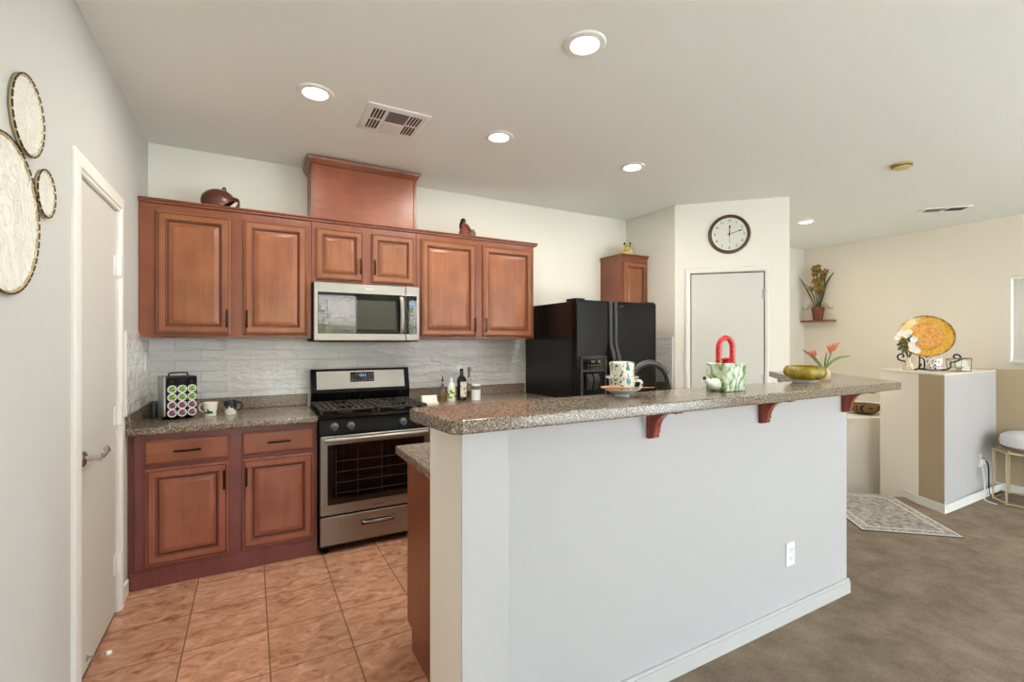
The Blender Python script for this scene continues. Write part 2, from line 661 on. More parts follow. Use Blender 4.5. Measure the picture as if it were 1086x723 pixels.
box(bm, 6.187, -1.6, 0, 6.20, 1.69, .07)
struct('baseboard_stair', bm, 'trim')
# lower ledge inside the stairwell
bm = NB()
prism(bm, [(5.10, 2.62), (6.50, 2.10), (7.1, 2.2), (7.1, 3.97), (6.45, 3.97)], -1.7, .62, .006)
struct('wall_stair_ledge', bm, 'wall_stair')
bm = NB()
prism(bm, [(4.30, 2.56), (4.36, 2.60), (5.20, 2.00), (5.14, 1.93)], -1.76, -.06)
box(bm, 4.24, 2.5, -1.76, 4.36, YB + .12, -.06)
box(bm, 5.0, 1.66, -1.76, 6.34, 1.74, -.06)
box(bm, 6.34, 1.66, -1.76, 7.2, 1.78, -.06)
struct('wall_stairwell', bm, 'wall_warm')
struct('floor_stairwell', box(NB(), 4.36, 1.7, -1.76, 7.1, 3.97, -1.7), 'carpet')

# baseboards
bm = NB()
box(bm, XL, YR, 0, XL + .012, 2.40, .08, .002)
box(bm, XL, 3.205, 0, XL + .012, 3.33, .08, .002)
struct('baseboard_left', bm, 'trim')
bm = NB()
uu = Vector((.7071, -.7071, 0)); nn = Vector((-.7071, -.7071, 0)); o0 = Vector((3.65, 3.28, 0))
for a, b in ((0, .095), (.84, 1.0)):
    q = [o0 + uu * a, o0 + uu * b, o0 + uu * b + nn * .012, o0 + uu * a + nn * .012]
    prism(bm, [(p.x, p.y) for p in q], 0, .08)
struct('baseboard_pantry', bm, 'trim')

# backsplash tile fields
bm = NB()
box(bm, XL, YB - .009, .90, 2.34, YB, 1.425)
struct('trim_2', bm, 'subway')
bm = NB()
box(bm, XL, 3.285, .99, XL + .009, YB - .009, 1.453)
struct('trim_3', bm, 'subway_s')
bm = NB()
box(bm, 3.641, 3.31, .95, 3.65, 3.56, 1.44)
struct('trim_4', bm, 'subway_s')
bm = NB()
box(bm, 3.637, 3.300, .95, 3.65, 3.312, 1.4395); box(bm, 3.637, 3.300, 1.44, 3.65, 3.56, 1.452)
box(bm, XL, 3.278, .99, XL + .011, 3.288, 1.46)
struct('trim_5', bm, 'trim')

# left door: leaf, casing, hinges, lever, stop
bm = NB(); box(bm, XL - .045, 2.497, .012, XL - .004, 3.118, 2.072, .002)
d1 = struct('door_1', bm, 'door')
bm = NB()
R_ = []
for ins, d_ in ((0, 0), (0, .011), (.004, .014), (.022, .016), (.028, .018), (.062, .018), (.068, .012), (.079, .011), (.083, .006), (.083, -.03)):
    R_.append([bm.verts.new(p) for p in ((XL + d_, 2.405 + ins, 0), (XL + d_, 2.405 + ins, 2.158 - ins), (XL + d_, 3.205 - ins * .93, 2.158 - ins), (XL + d_, 3.205 - ins * .93, 0))])
for A, B in zip(R_, R_[1:]):
    for k in range(3): bm.faces.new((A[k], A[k + 1], B[k + 1], B[k]))
obj('door_casing', bm, 'trim', d1, 30)
for z in (1.79, 1.02, .26):
    bm = NB(); box(bm, XL - .004, 3.075, z - .05, XL - .001, 3.117, z + .05); tube(bm, [(XL + .005, 3.122, z - .05), (XL + .005, 3.122, z + .05)], .008, 10)
    box(bm, XL + .001, 3.124, z - .05, XL + .0195, 3.150, z + .05)
    obj('hinge', bm, 'white', d1)
bm = NB()
mt = Matrix.Translation((XL - .004, 2.565, .915)) @ Matrix.Rotation(pi / 2, 4, 'Y')
lathe(bm, [(0, 0), (.033, 0), (.033, .006), (.026, .012), (.013, .016), (.011, .045), (.013, .05), (.013, .062), (0, .064)], seg=24, mtx=mt)
tube(bm, smooth_path([(XL + .052, 2.56, .915), (XL + .055, 2.60, .917), (XL + .055, 2.65, .918), (XL + .052, 2.685, .922), (XL + .045, 2.70, .93)], 5), [.011] * 5 + [.009] * 5 + [.0085] * 5 + [.012] * 6, 12)
obj('door_handle', bm, 'chrome', d1)
bm = NB()
pts = [(XL - .004 + .003 * k, 2.62 - .0008 * k + .006 * sin(k * 2.2), .06 + .0004 * k + .006 * cos(k * 2.2)) for k in range(26)]
tube(bm, pts, .0022, 6); lathe(bm, [(0, 0), (.012, 0), (.012, .004), (0, .005)], mtx=Matrix.Translation((XL - .004, 2.62, .06)) @ Matrix.Rotation(pi / 2, 4, 'Y'), seg=14)
ds = obj('door_stop', bm, 'chrome', d1)
bm = NB(); lathe(bm, [(0, 0), (.008, 0), (.009, .006), (.008, .016), (0, .017)], mtx=Matrix.Translation((XL + .068, 2.60, .070)) @ Matrix.Rotation(pi / 2, 4, 'Y'), seg=14)
obj('rubber_tip', bm, 'white', ds)

# pantry door (turned 45 degrees)
d2 = bpy.data.objects.new('door_2', None); link(d2); d2.location = (3.65, 3.28, 0); d2.rotation_euler = (0, 0, -pi / 4); d2['kind'] = 'structure'
XF['door_2'] = (Matrix.Identity(4), True)
bm = NB(); box(bm, .152, -.006, .012, .788, .002, 2.052, .001); obj('door_leaf', bm, 'door', d2)
bm = NB()
R_ = []
for ins, d_ in ((0, 0), (0, .012), (.004, .016), (.010, .020), (.030, .020), (.036, .014), (.046, .012), (.049, .006), (.049, -.001)):
    R_.append([bm.verts.new(p) for p in ((.095 + ins, -d_, 0), (.095 + ins, -d_, 2.112 - ins), (.845 - ins, -d_, 2.112 - ins), (.845 - ins, -d_, 0))])
for A, B in zip(R_, R_[1:]):
    for k in range(3): bm.faces.new((A[k], A[k + 1], B[k + 1], B[k]))
obj('door_casing', bm, 'trim', d2)
bm = NB(); box(bm, .1445, -.0035, 0, .1515, .001, 2.06); box(bm, .7885, -.0035, 0, .7955, .001, 2.06); box(bm, .1445, -.0035, 2.0525, .7955, .001, 2.0615)
obj('door_gap', bm, 'slot', d2)
for z in (1.845, .25, 1.05):
    bm = NB(); tube(bm, [(.793, -.012, z - .045), (.793, -.012, z + .045)], .007, 10); box(bm, .770, -.0075, z - .045, .79, -.004, z + .045)
    obj('hinge', bm, 'silver', d2)
bm = NB(); lathe(bm, [(0, 0), (.03, 0), (.03, .006), (.012, .012), (.011, .035), (.022, .042), (.028, .055), (.022, .068), (0, .071)], mtx=Matrix.Translation((.205, -.006, .92)) @ Matrix.Rotation(pi / 2, 4, 'X'), seg=20)
obj('door_handle', bm, 'chrome', d2)

# window on the far right wall with a lowered blind
bm = NB()
for (a, b, c, d) in ((.40, 1.82, 2.07, 2.10), (.40, 1.82, 1.19, 1.22), (1.79, 1.82, 1.19, 2.10), (.40, .43, 1.19, 2.10), (1.10, 1.13, 1.19, 2.10)):
    box(bm, XR + .05, a, c, XR + .11, b, d)
w1 = struct('window_1', bm, 'trim')
bm = NB(); box(bm, XR + .078, .43, 1.22, XR + .082, 1.79, 2.07); obj('pane', bm, 'pane', w1)
bm = NB(); box(bm, XR - .03, .39, 1.172, XR + .05, 1.832, 1.19, .003); obj('window_sill', bm, 'trim', w1)
bm = NB()
for k in range(30):
    z = 1.205 + k * .0288
    v_ = [bm.verts.new(p) for p in ((XR + .015, .415, z), (XR + .0195, .415, z + .0302), (XR + .0195, 1.808, z + .0302), (XR + .015, 1.808, z))]
    f = bm.faces.new(v_)
r_ = bmesh.ops.extrude_face_region(bm, geom=bm.faces[:])
bmesh.ops.translate(bm, verts=[g for g in r_['geom'] if isinstance(g, bmesh.types.BMVert)], vec=(0, 0, .0025))
bl = obj('blind', bm, mat('blind_slat_white', (206, 202, 194), .5), w1)
bm = NB(); box(bm, XR + .004, .41, 2.062, XR + .045, 1.812, 2.098, .003); box(bm, XR + .010, .41, 1.192, XR + .038, 1.812, 1.206, .003)
obj('blind_rail', bm, 'white', w1)

# rear openings: frames and panes (behind the camera)
bm = NB()
for a, b, c, d in ((.20, .26, 0, 2.40), (1.84, 1.90, 0, 2.40), (.20, 1.90, 2.34, 2.40), (.20, 1.90, 0, .06)):
    box(bm, a, YR - .10, c, b, YR - .03, d)
d3 = struct('door_3', bm, 'trim')
bm = NB(); box(bm, .26, YR - .068, .06, 1.84, YR - .062, 2.34); obj('pane', bm, 'pane', d3)
bm = NB()
for a, b, c, d in ((2.80, 2.86, .10, 2.35), (6.34, 6.40, .10, 2.35), (4.57, 4.63, .10, 2.35), (2.8, 6.4, .10, .16), (2.8, 6.4, 2.29, 2.35)):
    box(bm, a, YR - .10, c, b, YR - .03, d)
w2 = struct('window_added', bm, 'trim')  # unseen window, added and made wide to brighten the room
for a, b in ((2.86, 4.57), (4.63, 6.34)):
    bm = NB(); box(bm, a, YR - .068, .16, b, YR - .062, 2.29); obj('pane', bm, 'pane', w2)

# garden seen in the microwave glass: ground, garden wall, neighbour roof, hedge
struct('ground', box(NB(), -14, -24, -.35, 18, YR - .12, -.25), mat('garden_ground', (204, 200, 194), .9))  # pale unseen ground, kept bright to bounce sun onto the ceiling
m_ = mat('roof_tile', (188, 172, 164), .8); t = NT(m_)
wv = t.n('ShaderNodeTexWave'); wv.inputs['Scale'].default_value = 1.6; t.l(t.co, wv.inputs['Vector'])
w2_ = t.n('ShaderNodeTexBrick'); t.l(t.mapping((1, 1, 1)), w2_.inputs['Vector']); w2_.inputs['Scale'].default_value = 1.0; w2_.inputs['Brick Width'].default_value = .42; w2_.inputs['Row Height'].default_value = .26; w2_.inputs['Mortar Size'].default_value = .03
w2_.inputs['Color1'].default_value = s2l((206, 190, 182)); w2_.inputs['Color2'].default_value = s2l((186, 166, 158)); w2_.inputs['Mortar'].default_value = s2l((96, 84, 80))
t.color(w2_.outputs['Color'])
bm = NB(); bm_v = [(-8, -11, 2.0), (12, -11, 2.0), (12, -16, 5.2), (-8, -16, 5.2), (12, -16, 2.0), (-8, -16, 2.0)]
V_ = [bm.verts.new(v) for v in bm_v]
for f in ((0, 1, 2, 3), (0, 5, 4, 1), (3, 2, 4, 5), (0, 3, 5), (1, 4, 2)): bm.faces.new([V_[i] for i in f])
box(bm, -7.5, -15.6, -.25, 11.5, -11.4, 2.0)
struct('roof', bm, m_)
m_ = mat('hedge_leaf', (120, 150, 60), .6); t = NT(m_)
t.color(t.ramp(t.noise(t.co, 3.5, 3), [(.3, (70, 110, 30)), (.5, (120, 160, 60)), (.72, (200, 190, 110))]))
bm = NB()
for k in range(3600):
    x = random.uniform(-2.2, 4.2); top = 2.35 + .35 * sin(x * 2.1) + .25 * sin(x * 5 + 1)
    z = random.uniform(-.2, top); y = -6.2 + random.gauss(0, .28)
    d_ = Vector((random.gauss(0, 1), random.gauss(0, 1), random.gauss(.3, 1))).normalized(); e_ = d_.orthogonal().normalized(); L_ = random.uniform(.06, .13)
    p = Vector((x, y, z))
    bm.faces.new([bm.verts.new(q) for q in (p, p + d_ * L_ * .5 + e_ * L_ * .28, p + d_ * L_, p + d_ * L_ * .5 - e_ * L_ * .28)])
me = bpy.data.meshes.new('garden_hedge'); bm.to_mesh(me); bm.free(); me.materials.append(m_)
hd = link(bpy.data.objects.new('garden_hedge', me)); hd['kind'] = 'structure'


# ------------------------------------------------------------------ cabinets
def pull(bm, x, y, z, L=.115, vertical=True):
    h = L / 2
    if vertical:
        pts = [(x, y, z - h + .012), (x, y - .018, z - h + .012), (x, y - .027, z - h + .02), (x, y - .031, z), (x, y - .027, z + h - .02), (x, y - .018, z + h - .012), (x, y, z + h - .012)]
        ends = [(x, y - .024, z - h), (x, y - .031, z), (x, y - .024, z + h)]
    else:
        pts = [(x - h + .012, y, z), (x - h + .012, y - .018, z), (x - h + .02, y - .027, z), (x, y - .031, z), (x + h - .02, y - .027, z), (x + h - .012, y - .018, z), (x + h - .012, y, z)]
        ends = [(x - h, y - .024, z), (x, y - .031, z), (x + h, y - .024, z)]
    tube(bm, [pts[0], pts[1]], .0045, 8); tube(bm, [pts[-1], pts[-2]], .0045, 8)
    P = smooth_path([ends[0], pts[2], pts[3], pts[4], ends[2]], 4)
    tube(bm, P, .0062, 8)
    return bm


def cab_door(parent, x0, x1, z0, z1, yb, hx, hz, prof=RAISED, m='cherry', hl=.115):
    d = obj('door', loops_panel(NB(), x0, x1, z0, z1, yb, prof), [m, 'groove'], parent, 25)
    obj('handle', pull(NB(), hx, yb - .019, hz, hl), 'pull', d)
    return d


YU = 3.648
c = thing('upper_cabinet', 'tall two-door cherry wall cabinet in the left corner above the coffee pod rack', 'cabinet', (-.11, 3.8, 1.425), group='cherry wall cabinets')
bm = NB(); box(bm, XL + .002, YU, 1.425, .379, YB - .002, 2.262, .002); obj('body', bm, 'frame', c)
cab_door(c, -.516, -.116, 1.447, 2.218, YU, -.137, 1.552)
cab_door(c, -.044, .352, 1.447, 2.218, YU, -.022, 1.552)
c = thing('upper_cabinet', 'short two-door cherry wall cabinet right above the microwave', 'cabinet', (.765, 3.8, 1.825), group='cherry wall cabinets')
bm = NB(); box(bm, .381, YU, 1.825, 1.150, YB - .002, 2.262, .002); obj('body', bm, 'frame', c)
cab_door(c, .408, .736, 1.848, 2.218, YU, .716, 1.96, SMALLR)
cab_door(c, .800, 1.130, 1.848, 2.218, YU, .820, 1.96, SMALLR)
c = thing('upper_cabinet', 'tall two-door cherry wall cabinet between the microwave and the refrigerator', 'cabinet', (1.7, 3.8, 1.425), group='cherry wall cabinets')
bm = NB(); box(bm, 1.152, YU, 1.425, 2.245, YB - .002, 2.262, .002); obj('body', bm, 'frame', c)
cab_door(c, 1.187, 1.668, 1.442, 2.220, YU, 1.648, 1.542)
cab_door(c, 1.731, 2.226, 1.442, 2.220, YU, 1.752, 1.542)
c = thing('upper_cabinet', 'narrow one-door cherry wall cabinet rising behind the black refrigerator', 'cabinet', (3.47, 3.8, 1.425), group='cherry wall cabinets')
bm = NB(); box(bm, 3.285, YU, 1.425, 3.648, YB - .002, 2.262, .002); obj('body', bm, 'frame', c)
cab_door(c, 3.315, 3.63, 1.447, 2.218, YU, 3.335, 1.56, SMALLR)
bm = NB()
prism_x(bm, [(YB - .002, 2.262), (YU - .004, 2.262), (YU - .012, 2.268), (YU - .014, 2.276), (YU - .028, 2.288), (YU - .028, 2.294), (YB - .002, 2.294)], 3.277, 3.648)
obj('crown', bm, 'frame', c)

bm = NB()
prism_x(bm, [(YB - .002, 2.2625), (YU - .004, 2.2625), (YU - .012, 2.266), (YU - .014, 2.274), (YU - .026, 2.284), (YU - .026, 2.291), (YB - .002, 2.291)], XL + .002, 2.275)
solo('crown_moulding', bm, 'frame', 'long cherry crown strip along the top of the left row of wall cabinets', 'moulding', (.8, 3.8, 2.262), smooth=30)

c = thing('hood_chase', 'plain cherry box on top of the wall cabinets reaching the ceiling above the microwave', 'cabinet', (.765, 3.8, 2.291))
bm = NB(); box(bm, .385, YU + .002, 2.291, 1.146, YB - .002, 2.69, .002); obj('body', bm, 'cherry_x', c)
for a_, b_ in ((.380, .402), (1.130, 1.151)):
    bm = NB(); box(bm, a_, YU - .004, 2.291, b_, YU + .003, 2.69, .001); obj('corner_strip', bm, 'frame', c)
bm = NB()
lv = [(0, 2.676), (.006, 2.680), (.010, 2.690), (.022, 2.706), (.027, 2.716), (.027, 2.730)]
R_ = []
for d_, z in lv:
    R_.append([bm.verts.new(p) for p in ((.380 - d_, YB - .002, z), (.380 - d_, YU - .004 - d_, z), (1.151 + d_, YU - .004 - d_, z), (1.151 + d_, YB - .002, z))])
for A, B in zip(R_, R_[1:]):
    for k in range(4): bm.faces.new((A[k], A[(k + 1) % 4], B[(k + 1) % 4], B[k]))
bm.faces.new(R_[0]); bm.faces.new(R_[-1])
obj('crown', bm, 'frame', c)

YF = 3.342
c = thing('base_cabinet', 'red cherry base cabinet with two drawers and two doors left of the stove', 'cabinet', (-.1, 3.65, 0), group='cherry base cabinets')
bm = NB(); box(bm, -.572, YF, .0, .383, YB - .002, .874, .002); box(bm, -.590, YF - .004, 0, .383, YF + .01, .098, .003); box(bm, XL + .002, YF + .02, .0, -.572, YB - .01, .874)
obj('body', bm, 'frame_red', c)
for x0, x1 in ((-.522, -.118), (-.044, .359)):
    d = obj('drawer', loops_panel(NB(), x0, x1, .702, .838, YF, SLAB), 'cherry_x', c, 25)
    obj('handle', pull(NB(), (x0 + x1) / 2, YF - .019, .772, .13, False), 'pull', d)
cab_door(c, -.522, -.118, .125, .676, YF, -.139, .575, m='cherry_low')
cab_door(c, -.044, .359, .125, .676, YF, -.022, .575, m='cherry_low')

c = thing('base_cabinet', 'red cherry base cabinet between the stove and the refrigerator', 'cabinet', (1.74, 3.65, 0), group='cherry base cabinets')
bm = NB(); box(bm, 1.152, YF, 0, 2.318, YB - .002, .874, .002); obj('body', bm, 'frame_red', c)
for x0, x1 in ((1.19, 1.70), (1.77, 2.28)):
    d = obj('drawer', loops_panel(NB(), x0, x1, .702, .838, YF, SLAB), 'cherry_x', c, 25); obj('handle', pull(NB(), (x0 + x1) / 2, YF - .019, .772, .13, False), 'pull', d)
    cab_door(c, x0, x1, .125, .676, YF, x1 - .02 if x0 < 1.5 else x0 + .02, .575)
c = thing('base_cabinet', 'narrow red cherry base cabinet in the corner right of the refrigerator', 'cabinet', (3.46, 3.65, 0), group='cherry base cabinets')
bm = NB(); box(bm, 3.262, YF, 0, 3.638, YB - .002, .874, .002); obj('body', bm, 'frame_red', c)
d = obj('drawer', loops_panel(NB(), 3.285, 3.615, .702, .838, YF, SLAB), 'cherry_x', c, 25); obj('handle', pull(NB(), 3.45, YF - .019, .772, .13, False), 'pull', d)
cab_door(c, 3.285, 3.615, .125, .676, YF, 3.31, .575, SMALLR)


def worktop(label, x0, x1, yf, loc, left_strip=False, right_strip=False):
    c_ = thing('countertop', label, 'countertop', loc)
    bm_ = NB(); box(bm_, x0, yf, .875, x1, YB - .002, .914, .007, 3); obj('slab', bm_, 'granite', c_, 30)
    bm_ = NB(); box(bm_, x0, YB - .03, .9142, x1, YB - .0095, 1.0, .004)
    if left_strip: box(bm_, x0, yf + .006, .9142, x0 + .02, YB - .031, 1.0, .004)
    if right_strip: box(bm_, x1 - .02, yf + .006, .9142, x1, YB - .03, .995, .004)
    solo('backsplash_strip', bm_, 'granite', 'low speckled laminate upstand along the tiled wall ' + label.split('worktop ')[1].split(' holding')[0], 'backsplash', ((x0 + x1) / 2, YB - .02, .9142), smooth=None)
    return c_


worktop('speckled brown laminate worktop left of the stove holding the coffee pod rack', XL + .002, .384, 3.303, (-.1, 3.63, .875), True)
worktop('speckled brown laminate worktop between the stove and the refrigerator', 1.166, 2.325, 3.303, (1.74, 3.63, .875))
worktop('small speckled laminate worktop in the corner right of the refrigerator', 3.26, 3.640, 3.303, (3.46, 3.63, .875), False, True)

# island base cabinet, low worktop, bar top, corbels
c = thing('island_cabinet', 'cherry island cabinet below the low worktop behind the bar wall', 'cabinet', (1.7, 1.85, 0))
bm = NB()
prism_x(bm, [(1.533, 0), (2.09, 0), (2.09, .10), (2.16, .10), (2.16, .874), (1.533, .874)], .640, 2.74); obj('body', bm, 'frame', c)
for k in range(4):
    x0 = .68 + k * .515
    bm = NB(); loops_panel(bm, x0, x0 + .47, .14, .69, 2.16, RAISED, 1); d = obj('door', bm, ['cherry', 'groove'], c, 25)
    bm = NB(); loops_panel(bm, x0, x0 + .47, .712, .85, 2.16, SLAB, 1); d = obj('drawer', bm, 'cherry_x', c, 25)
bm = NB(); box(bm, .592, 1.533, .8745, 2.765, 2.195, .914, .007, 3)
solo('island_worktop', bm, 'granite', 'low speckled laminate worktop behind the raised bar', 'countertop', (1.7, 1.85, .8745), smooth=30)
bm = NB()
prism(bm, [(.515, 1.213), (3.085, 1.213), (3.115, 1.222), (3.61, 1.840), (3.385, 2.15), (2.765, 1.532), (.47, 1.532), (.455, 1.515), (.485, 1.235)], 1.140, 1.181, .006)
solo('bar_top', bm, 'granite', 'long raised speckled laminate bar top with an angled right end', 'countertop', (1.8, 1.37, 1.14), smooth=30)


def corbel(x, label):
    prof = [(1.398, 1.016), (1.368, 1.016), (1.362, 1.020), (1.360, 1.027), (1.364, 1.033)]
    for k in range(0, 13):
        a = k / 12 * pi / 2
        prof.append((1.248 + .108 * cos(a) ** .8, 1.038 + .090 * sin(a) ** .9))
    prof += [(1.243, 1.130), (1.243, 1.1398), (1.398, 1.1398)]
    bm_ = prism_x(NB(), prof, x + .004, x + .034)
    box(bm_, x, 1.380, 1.012, x + .038, 1.3995, 1.1398, .002)
    return solo('corbel', bm_, 'corbel', label, 'bracket', (x + .018, 1.3995, 1.016), 'wooden corbels under the bar top', 35)


corbel(1.393, 'red-brown wooden corbel below the stacked cup and coffee filter')
corbel(2.120, 'red-brown wooden corbel under the middle of the bar below the olive bowl')
corbel(2.860, 'red-brown wooden corbel at the right end of the bar wall')

# ------------------------------------------------------------------ gas range
g = thing('gas_range', 'freestanding stainless steel gas range with black cooktop and oven window', 'stove', (.767, 3.6, 0))
X0, X1, YG = .392, 1.143, 3.290
bm = NB(); box(bm, X0, YG + .02, .045, X1, 3.945, .895, .003)
obj('body', bm, 'black_m', g)
for x, y in ((X0 + .04, YG + .05), (X1 - .04, YG + .05), (X0 + .04, 3.9), (X1 - .04, 3.9)):
    bm = NB(); lathe(bm, [(0, 0), (.018, 0), (.018, .012), (.01, .016), (.01, .05), (0, .05)], (x, y, 0), 14); obj('leg', bm, 'black_m', g)
bm = NB(); box(bm, X0 + .004, YG, .058, X1 - .004, YG + .02, .245, .006, 3); dr = obj('drawer', bm, 'steel', g)
bm = NB(); box(bm, .655, YG - .004, .158, .885, YG + .004, .192, .004)
obj('handle_recess', bm, 'black', dr)
bm = NB(); tube(bm, smooth_path([(.665, YG - .004, .184), (.68, YG - .016, .182), (.77, YG - .02, .180), (.86, YG - .016, .182), (.875, YG - .004, .184)], 5), .0075, 8); obj('handle', bm, 'chrome', dr)
bm = NB(); box(bm, X0 + .004, YG - .004, .258, X1 - .004, YG + .02, .778, .008, 3); od = obj('oven_door', bm, 'steel', g)
bm = NB(); box(bm, X0 + .048, YG - .008, .325, X1 - .048, YG, .722, .004); wn = obj('oven_window', bm, 'glass_blk', od)
bm = NB()
for k, z in enumerate((.40, .47, .54, .61)):
    tube(bm, [(X0 + .10, YG - .0085, z), (X1 - .10, YG - .0085, z)], .0012, 6)
for x in (X0 + .10, X0 + .24, X0 + .40, X1 - .10):
    tube(bm, [(x, YG - .0085, .37), (x, YG - .0085, .69)], .0011, 6)
obj('rack_lines', bm, 'dgrey', wn)
bm = NB()
tube(bm, smooth_path([(X0 + .03, YG - .03, .755), (X0 + .2, YG - .046, .757), ((X0 + X1) / 2, YG - .050, .758), (X1 - .2, YG - .046, .757), (X1 - .03, YG - .03, .755)], 6), .0155, 12, flat=1.0)
for x in (X0 + .035, X1 - .035): tube(bm, [(x, YG - .002, .755), (x, YG - .034, .755)], .013, 10)
obj('oven_handle', bm, 'steel', od)
bm = NB(); box(bm, .735, YG - .0052, .283, .805, YG - .003, .293, .001); obj('badge', bm, 'grey', od)
bm = NB(); prism_x(bm, [(YG + .02, .785), (YG + .002, .785), (YG + .002, .80), (YG + .02, .885), (YG + .05, .885)], X0, X1); obj('control_panel', bm, 'black_m', g, 20)
for x in (.485, .590, .945, 1.045):
    bm = NB()
    mt = Matrix.Translation((x, YG + .009, .838)) @ Matrix.Rotation(radians(102), 4, 'X')
    lathe(bm, [(0, 0), (.026, 0), (.026, .006), (.021, .010), (.019, .028), (.016, .032), (0, .032)], seg=22, mtx=mt)
    kb = obj('knob', bm, 'kgrey', g)
    bm = NB(); box(bm, -.004, -.02, .028, .004, .02, .040, .002); bmesh.ops.transform(bm, matrix=mt, verts=bm.verts); obj('knob_grip', bm, 'kgrey', kb)
bm = NB(); box(bm, X0 - .004, YG - .004, .885, X1 + .004, 3.90, .906, .005, 3)
box(bm, X0 + .0, YG + .0, .904, X0 + .016, 3.88, .916, .004); box(bm, X1 - .016, YG, .904, X1, 3.88, .916, .004); box(bm, X0, YG, .904, X1, YG + .016, .916, .004)
obj('cooktop', bm, 'black', g)
for cx in (.58, .955):
    bm = NB()
    a0, a1, b0, b1, z = cx - .18, cx + .18, YG + .045, 3.84, .938
    for k in range(9):
        x = a0 + .02 + k * (a1 - a0 - .04) / 8
        box(bm, x - .0075, b0, z, x + .0075, b1, z + .010, .002, 1)
    for k in range(5):
        y = b0 + .008 + k * (b1 - b0 - .016) / 4
        box(bm, a0, y - .008, z - .004, a1, y + .008, z + .008, .002, 1)
    for x in (a0 + .01, a1 - .01):
        for y in (b0 + .01, b1 - .01): box(bm, x - .008, y - .008, .905, x + .008, y + .008, z)
        box(bm, x - .009, b0, z - .006, x + .009, b1, z + .010, .003, 1)
    gr = obj('grate', bm, 'iron', g)
    for y in (b0 + .13, b1 - .13):
        bm = NB(); lathe(bm, [(0, 0), (.05, 0), (.05, .008), (.034, .012), (.034, .022), (.03, .026), (0, .026)], (cx, y, .906), 22); obj('burner', bm, 'iron', g)
        bm = NB()
        lathe(bm, [(.012, 0), (.042, 0), (.042, .002), (.012, .002), (.012, 0)], (cx, y, z + .0095), 22)
        for k in range(4):
            a = k * pi / 2 + pi / 4; tube(bm, [(cx + .014 * cos(a), y + .014 * sin(a), z + .011), (cx + .062 * cos(a), y + .062 * sin(a), z + .011)], .006, 6)
        obj('burner_ring', bm, 'black_m', g)
bm = NB(); prism_x(bm, [(3.955, .90), (3.875, .90), (3.870, .985), (3.862, 1.005), (3.866, 1.020), (3.905, 1.178), (3.918, 1.186), (3.955, 1.186)], X0 + .008, X1 + .020); bg_ = obj('backguard', bm, 'black', g, 20)
bm = NB()
a_ = Vector((0, 3.869, 1.032)); b_ = Vector((0, 3.902, 1.168)); n_ = Vector((0, -.972, .236))
def on_guard(bm_, xa, xb, ta, tb, thick):
    p0, p1 = a_.lerp(b_, ta), a_.lerp(b_, tb)
    prism_x(bm_, [(p0.y + .002, p0.z), (p1.y + .002, p1.z), (p1.y + n_.y * thick, p1.z + n_.z * thick), (p0.y + n_.y * thick, p0.z + n_.z * thick)], xa, xb)
on_guard(bm, X0 + .05, X1 - .022, 0.0, 1.0, .004); st = obj('backguard_face', bm, 'steel', bg_)
bm = NB(); on_guard(bm, .69, .875, .36, .92, .007); cl = obj('clock_panel', bm, 'glass_blk', bg_)
bm = NB(); p_ = a_.lerp(b_, .72) + n_ * .0078
merge(bm, text_bm('12:12', .024, .0003), Matrix.Translation((.785, p_.y, p_.z)) @ Matrix.Rotation(radians(90 - 13.6), 4, 'X'))
obj('clock_digits', bm, 'disp', bg_)
for k in range(7):
    for j in range(2):
        if 2 <= k <= 4 and j == 1: continue
        p_ = a_.lerp(b_, .46 + .3 * j) + n_ * .0075; x = .705 + k * .026
        bm = NB(); box(bm, x - .005, p_.y - .001, p_.z - .003, x + .005, p_.y + .001, p_.z + .003); obj('key', bm, 'grey', bg_)

# ------------------------------------------------------------------ microwave
g = thing('microwave', 'stainless over-the-range microwave hanging below the short wall cabinet', 'microwave', (.77, 3.76, 1.40))
X0, X1, YM = .387, 1.149, 3.562
bm = NB(); box(bm, X0, YM + .03, 1.40, X1, YB - .012, 1.8245, .003); obj('body', bm, 'black_m', g)
bm = NB(); box(bm, X0, YM, 1.408, 1.040, YM + .03, 1.822, .005, 3); dd = obj('door', bm, 'steel', g)
bm = NB(); box(bm, X0 + .026, YM - .003, 1.458, 1.036, YM + .004, 1.754, .003); obj('door_glass', bm, 'glass_blk', dd)
bm = NB(); box(bm, X0 + .09, YM - .0045, 1.490, .962, YM - .002, 1.704, .001); obj('door_window', bm, 'mw_in', dd)
bm = NB(); tube(bm, smooth_path([(1.005, YM - .004, 1.735), (1.006, YM - .024, 1.72), (1.007, YM - .036, 1.60), (1.006, YM - .024, 1.485), (1.005, YM - .004, 1.468)], 7), .0165, 12, flat=.55); obj('handle', bm, 'steel', dd)
bm = NB(); box(bm, 1.042, YM, 1.408, X1, YM + .03, 1.822, .005, 3); cp = obj('control_side', bm, 'steel', g)
bm = NB(); box(bm, 1.044, YM - .003, 1.458, X1 - .02, YM + .004, 1.754, .003); kp = obj('keypad', bm, 'glass_blk', cp)
for r_ in range(8):
    for c_ in range(3):
        x, z = 1.066 + c_ * .021, 1.642 - r_ * .022
        bm = NB(); box(bm, x - .0045, YM - .0042, z - .003, x + .0045, YM - .0025, z + .003); obj('key', bm, 'grey', cp)
bm = NB(); merge(bm, text_bm('12:12', .022, .0003), facing(1.087, YM - .0036, 1.69)); obj('display', bm, 'disp', cp)
bm = NB(); box(bm, .738, YM - .002, 1.782, .802, YM + .001, 1.794, .002); bd = obj('badge', bm, 'silver', dd)
bm = NB()
for k in range(14): box(bm, .44 + k * .048, YM + .06, 1.397, .475 + k * .048, YM + .16, 1.4005)
obj('bottom_grille', bm, 'dgrey', g)

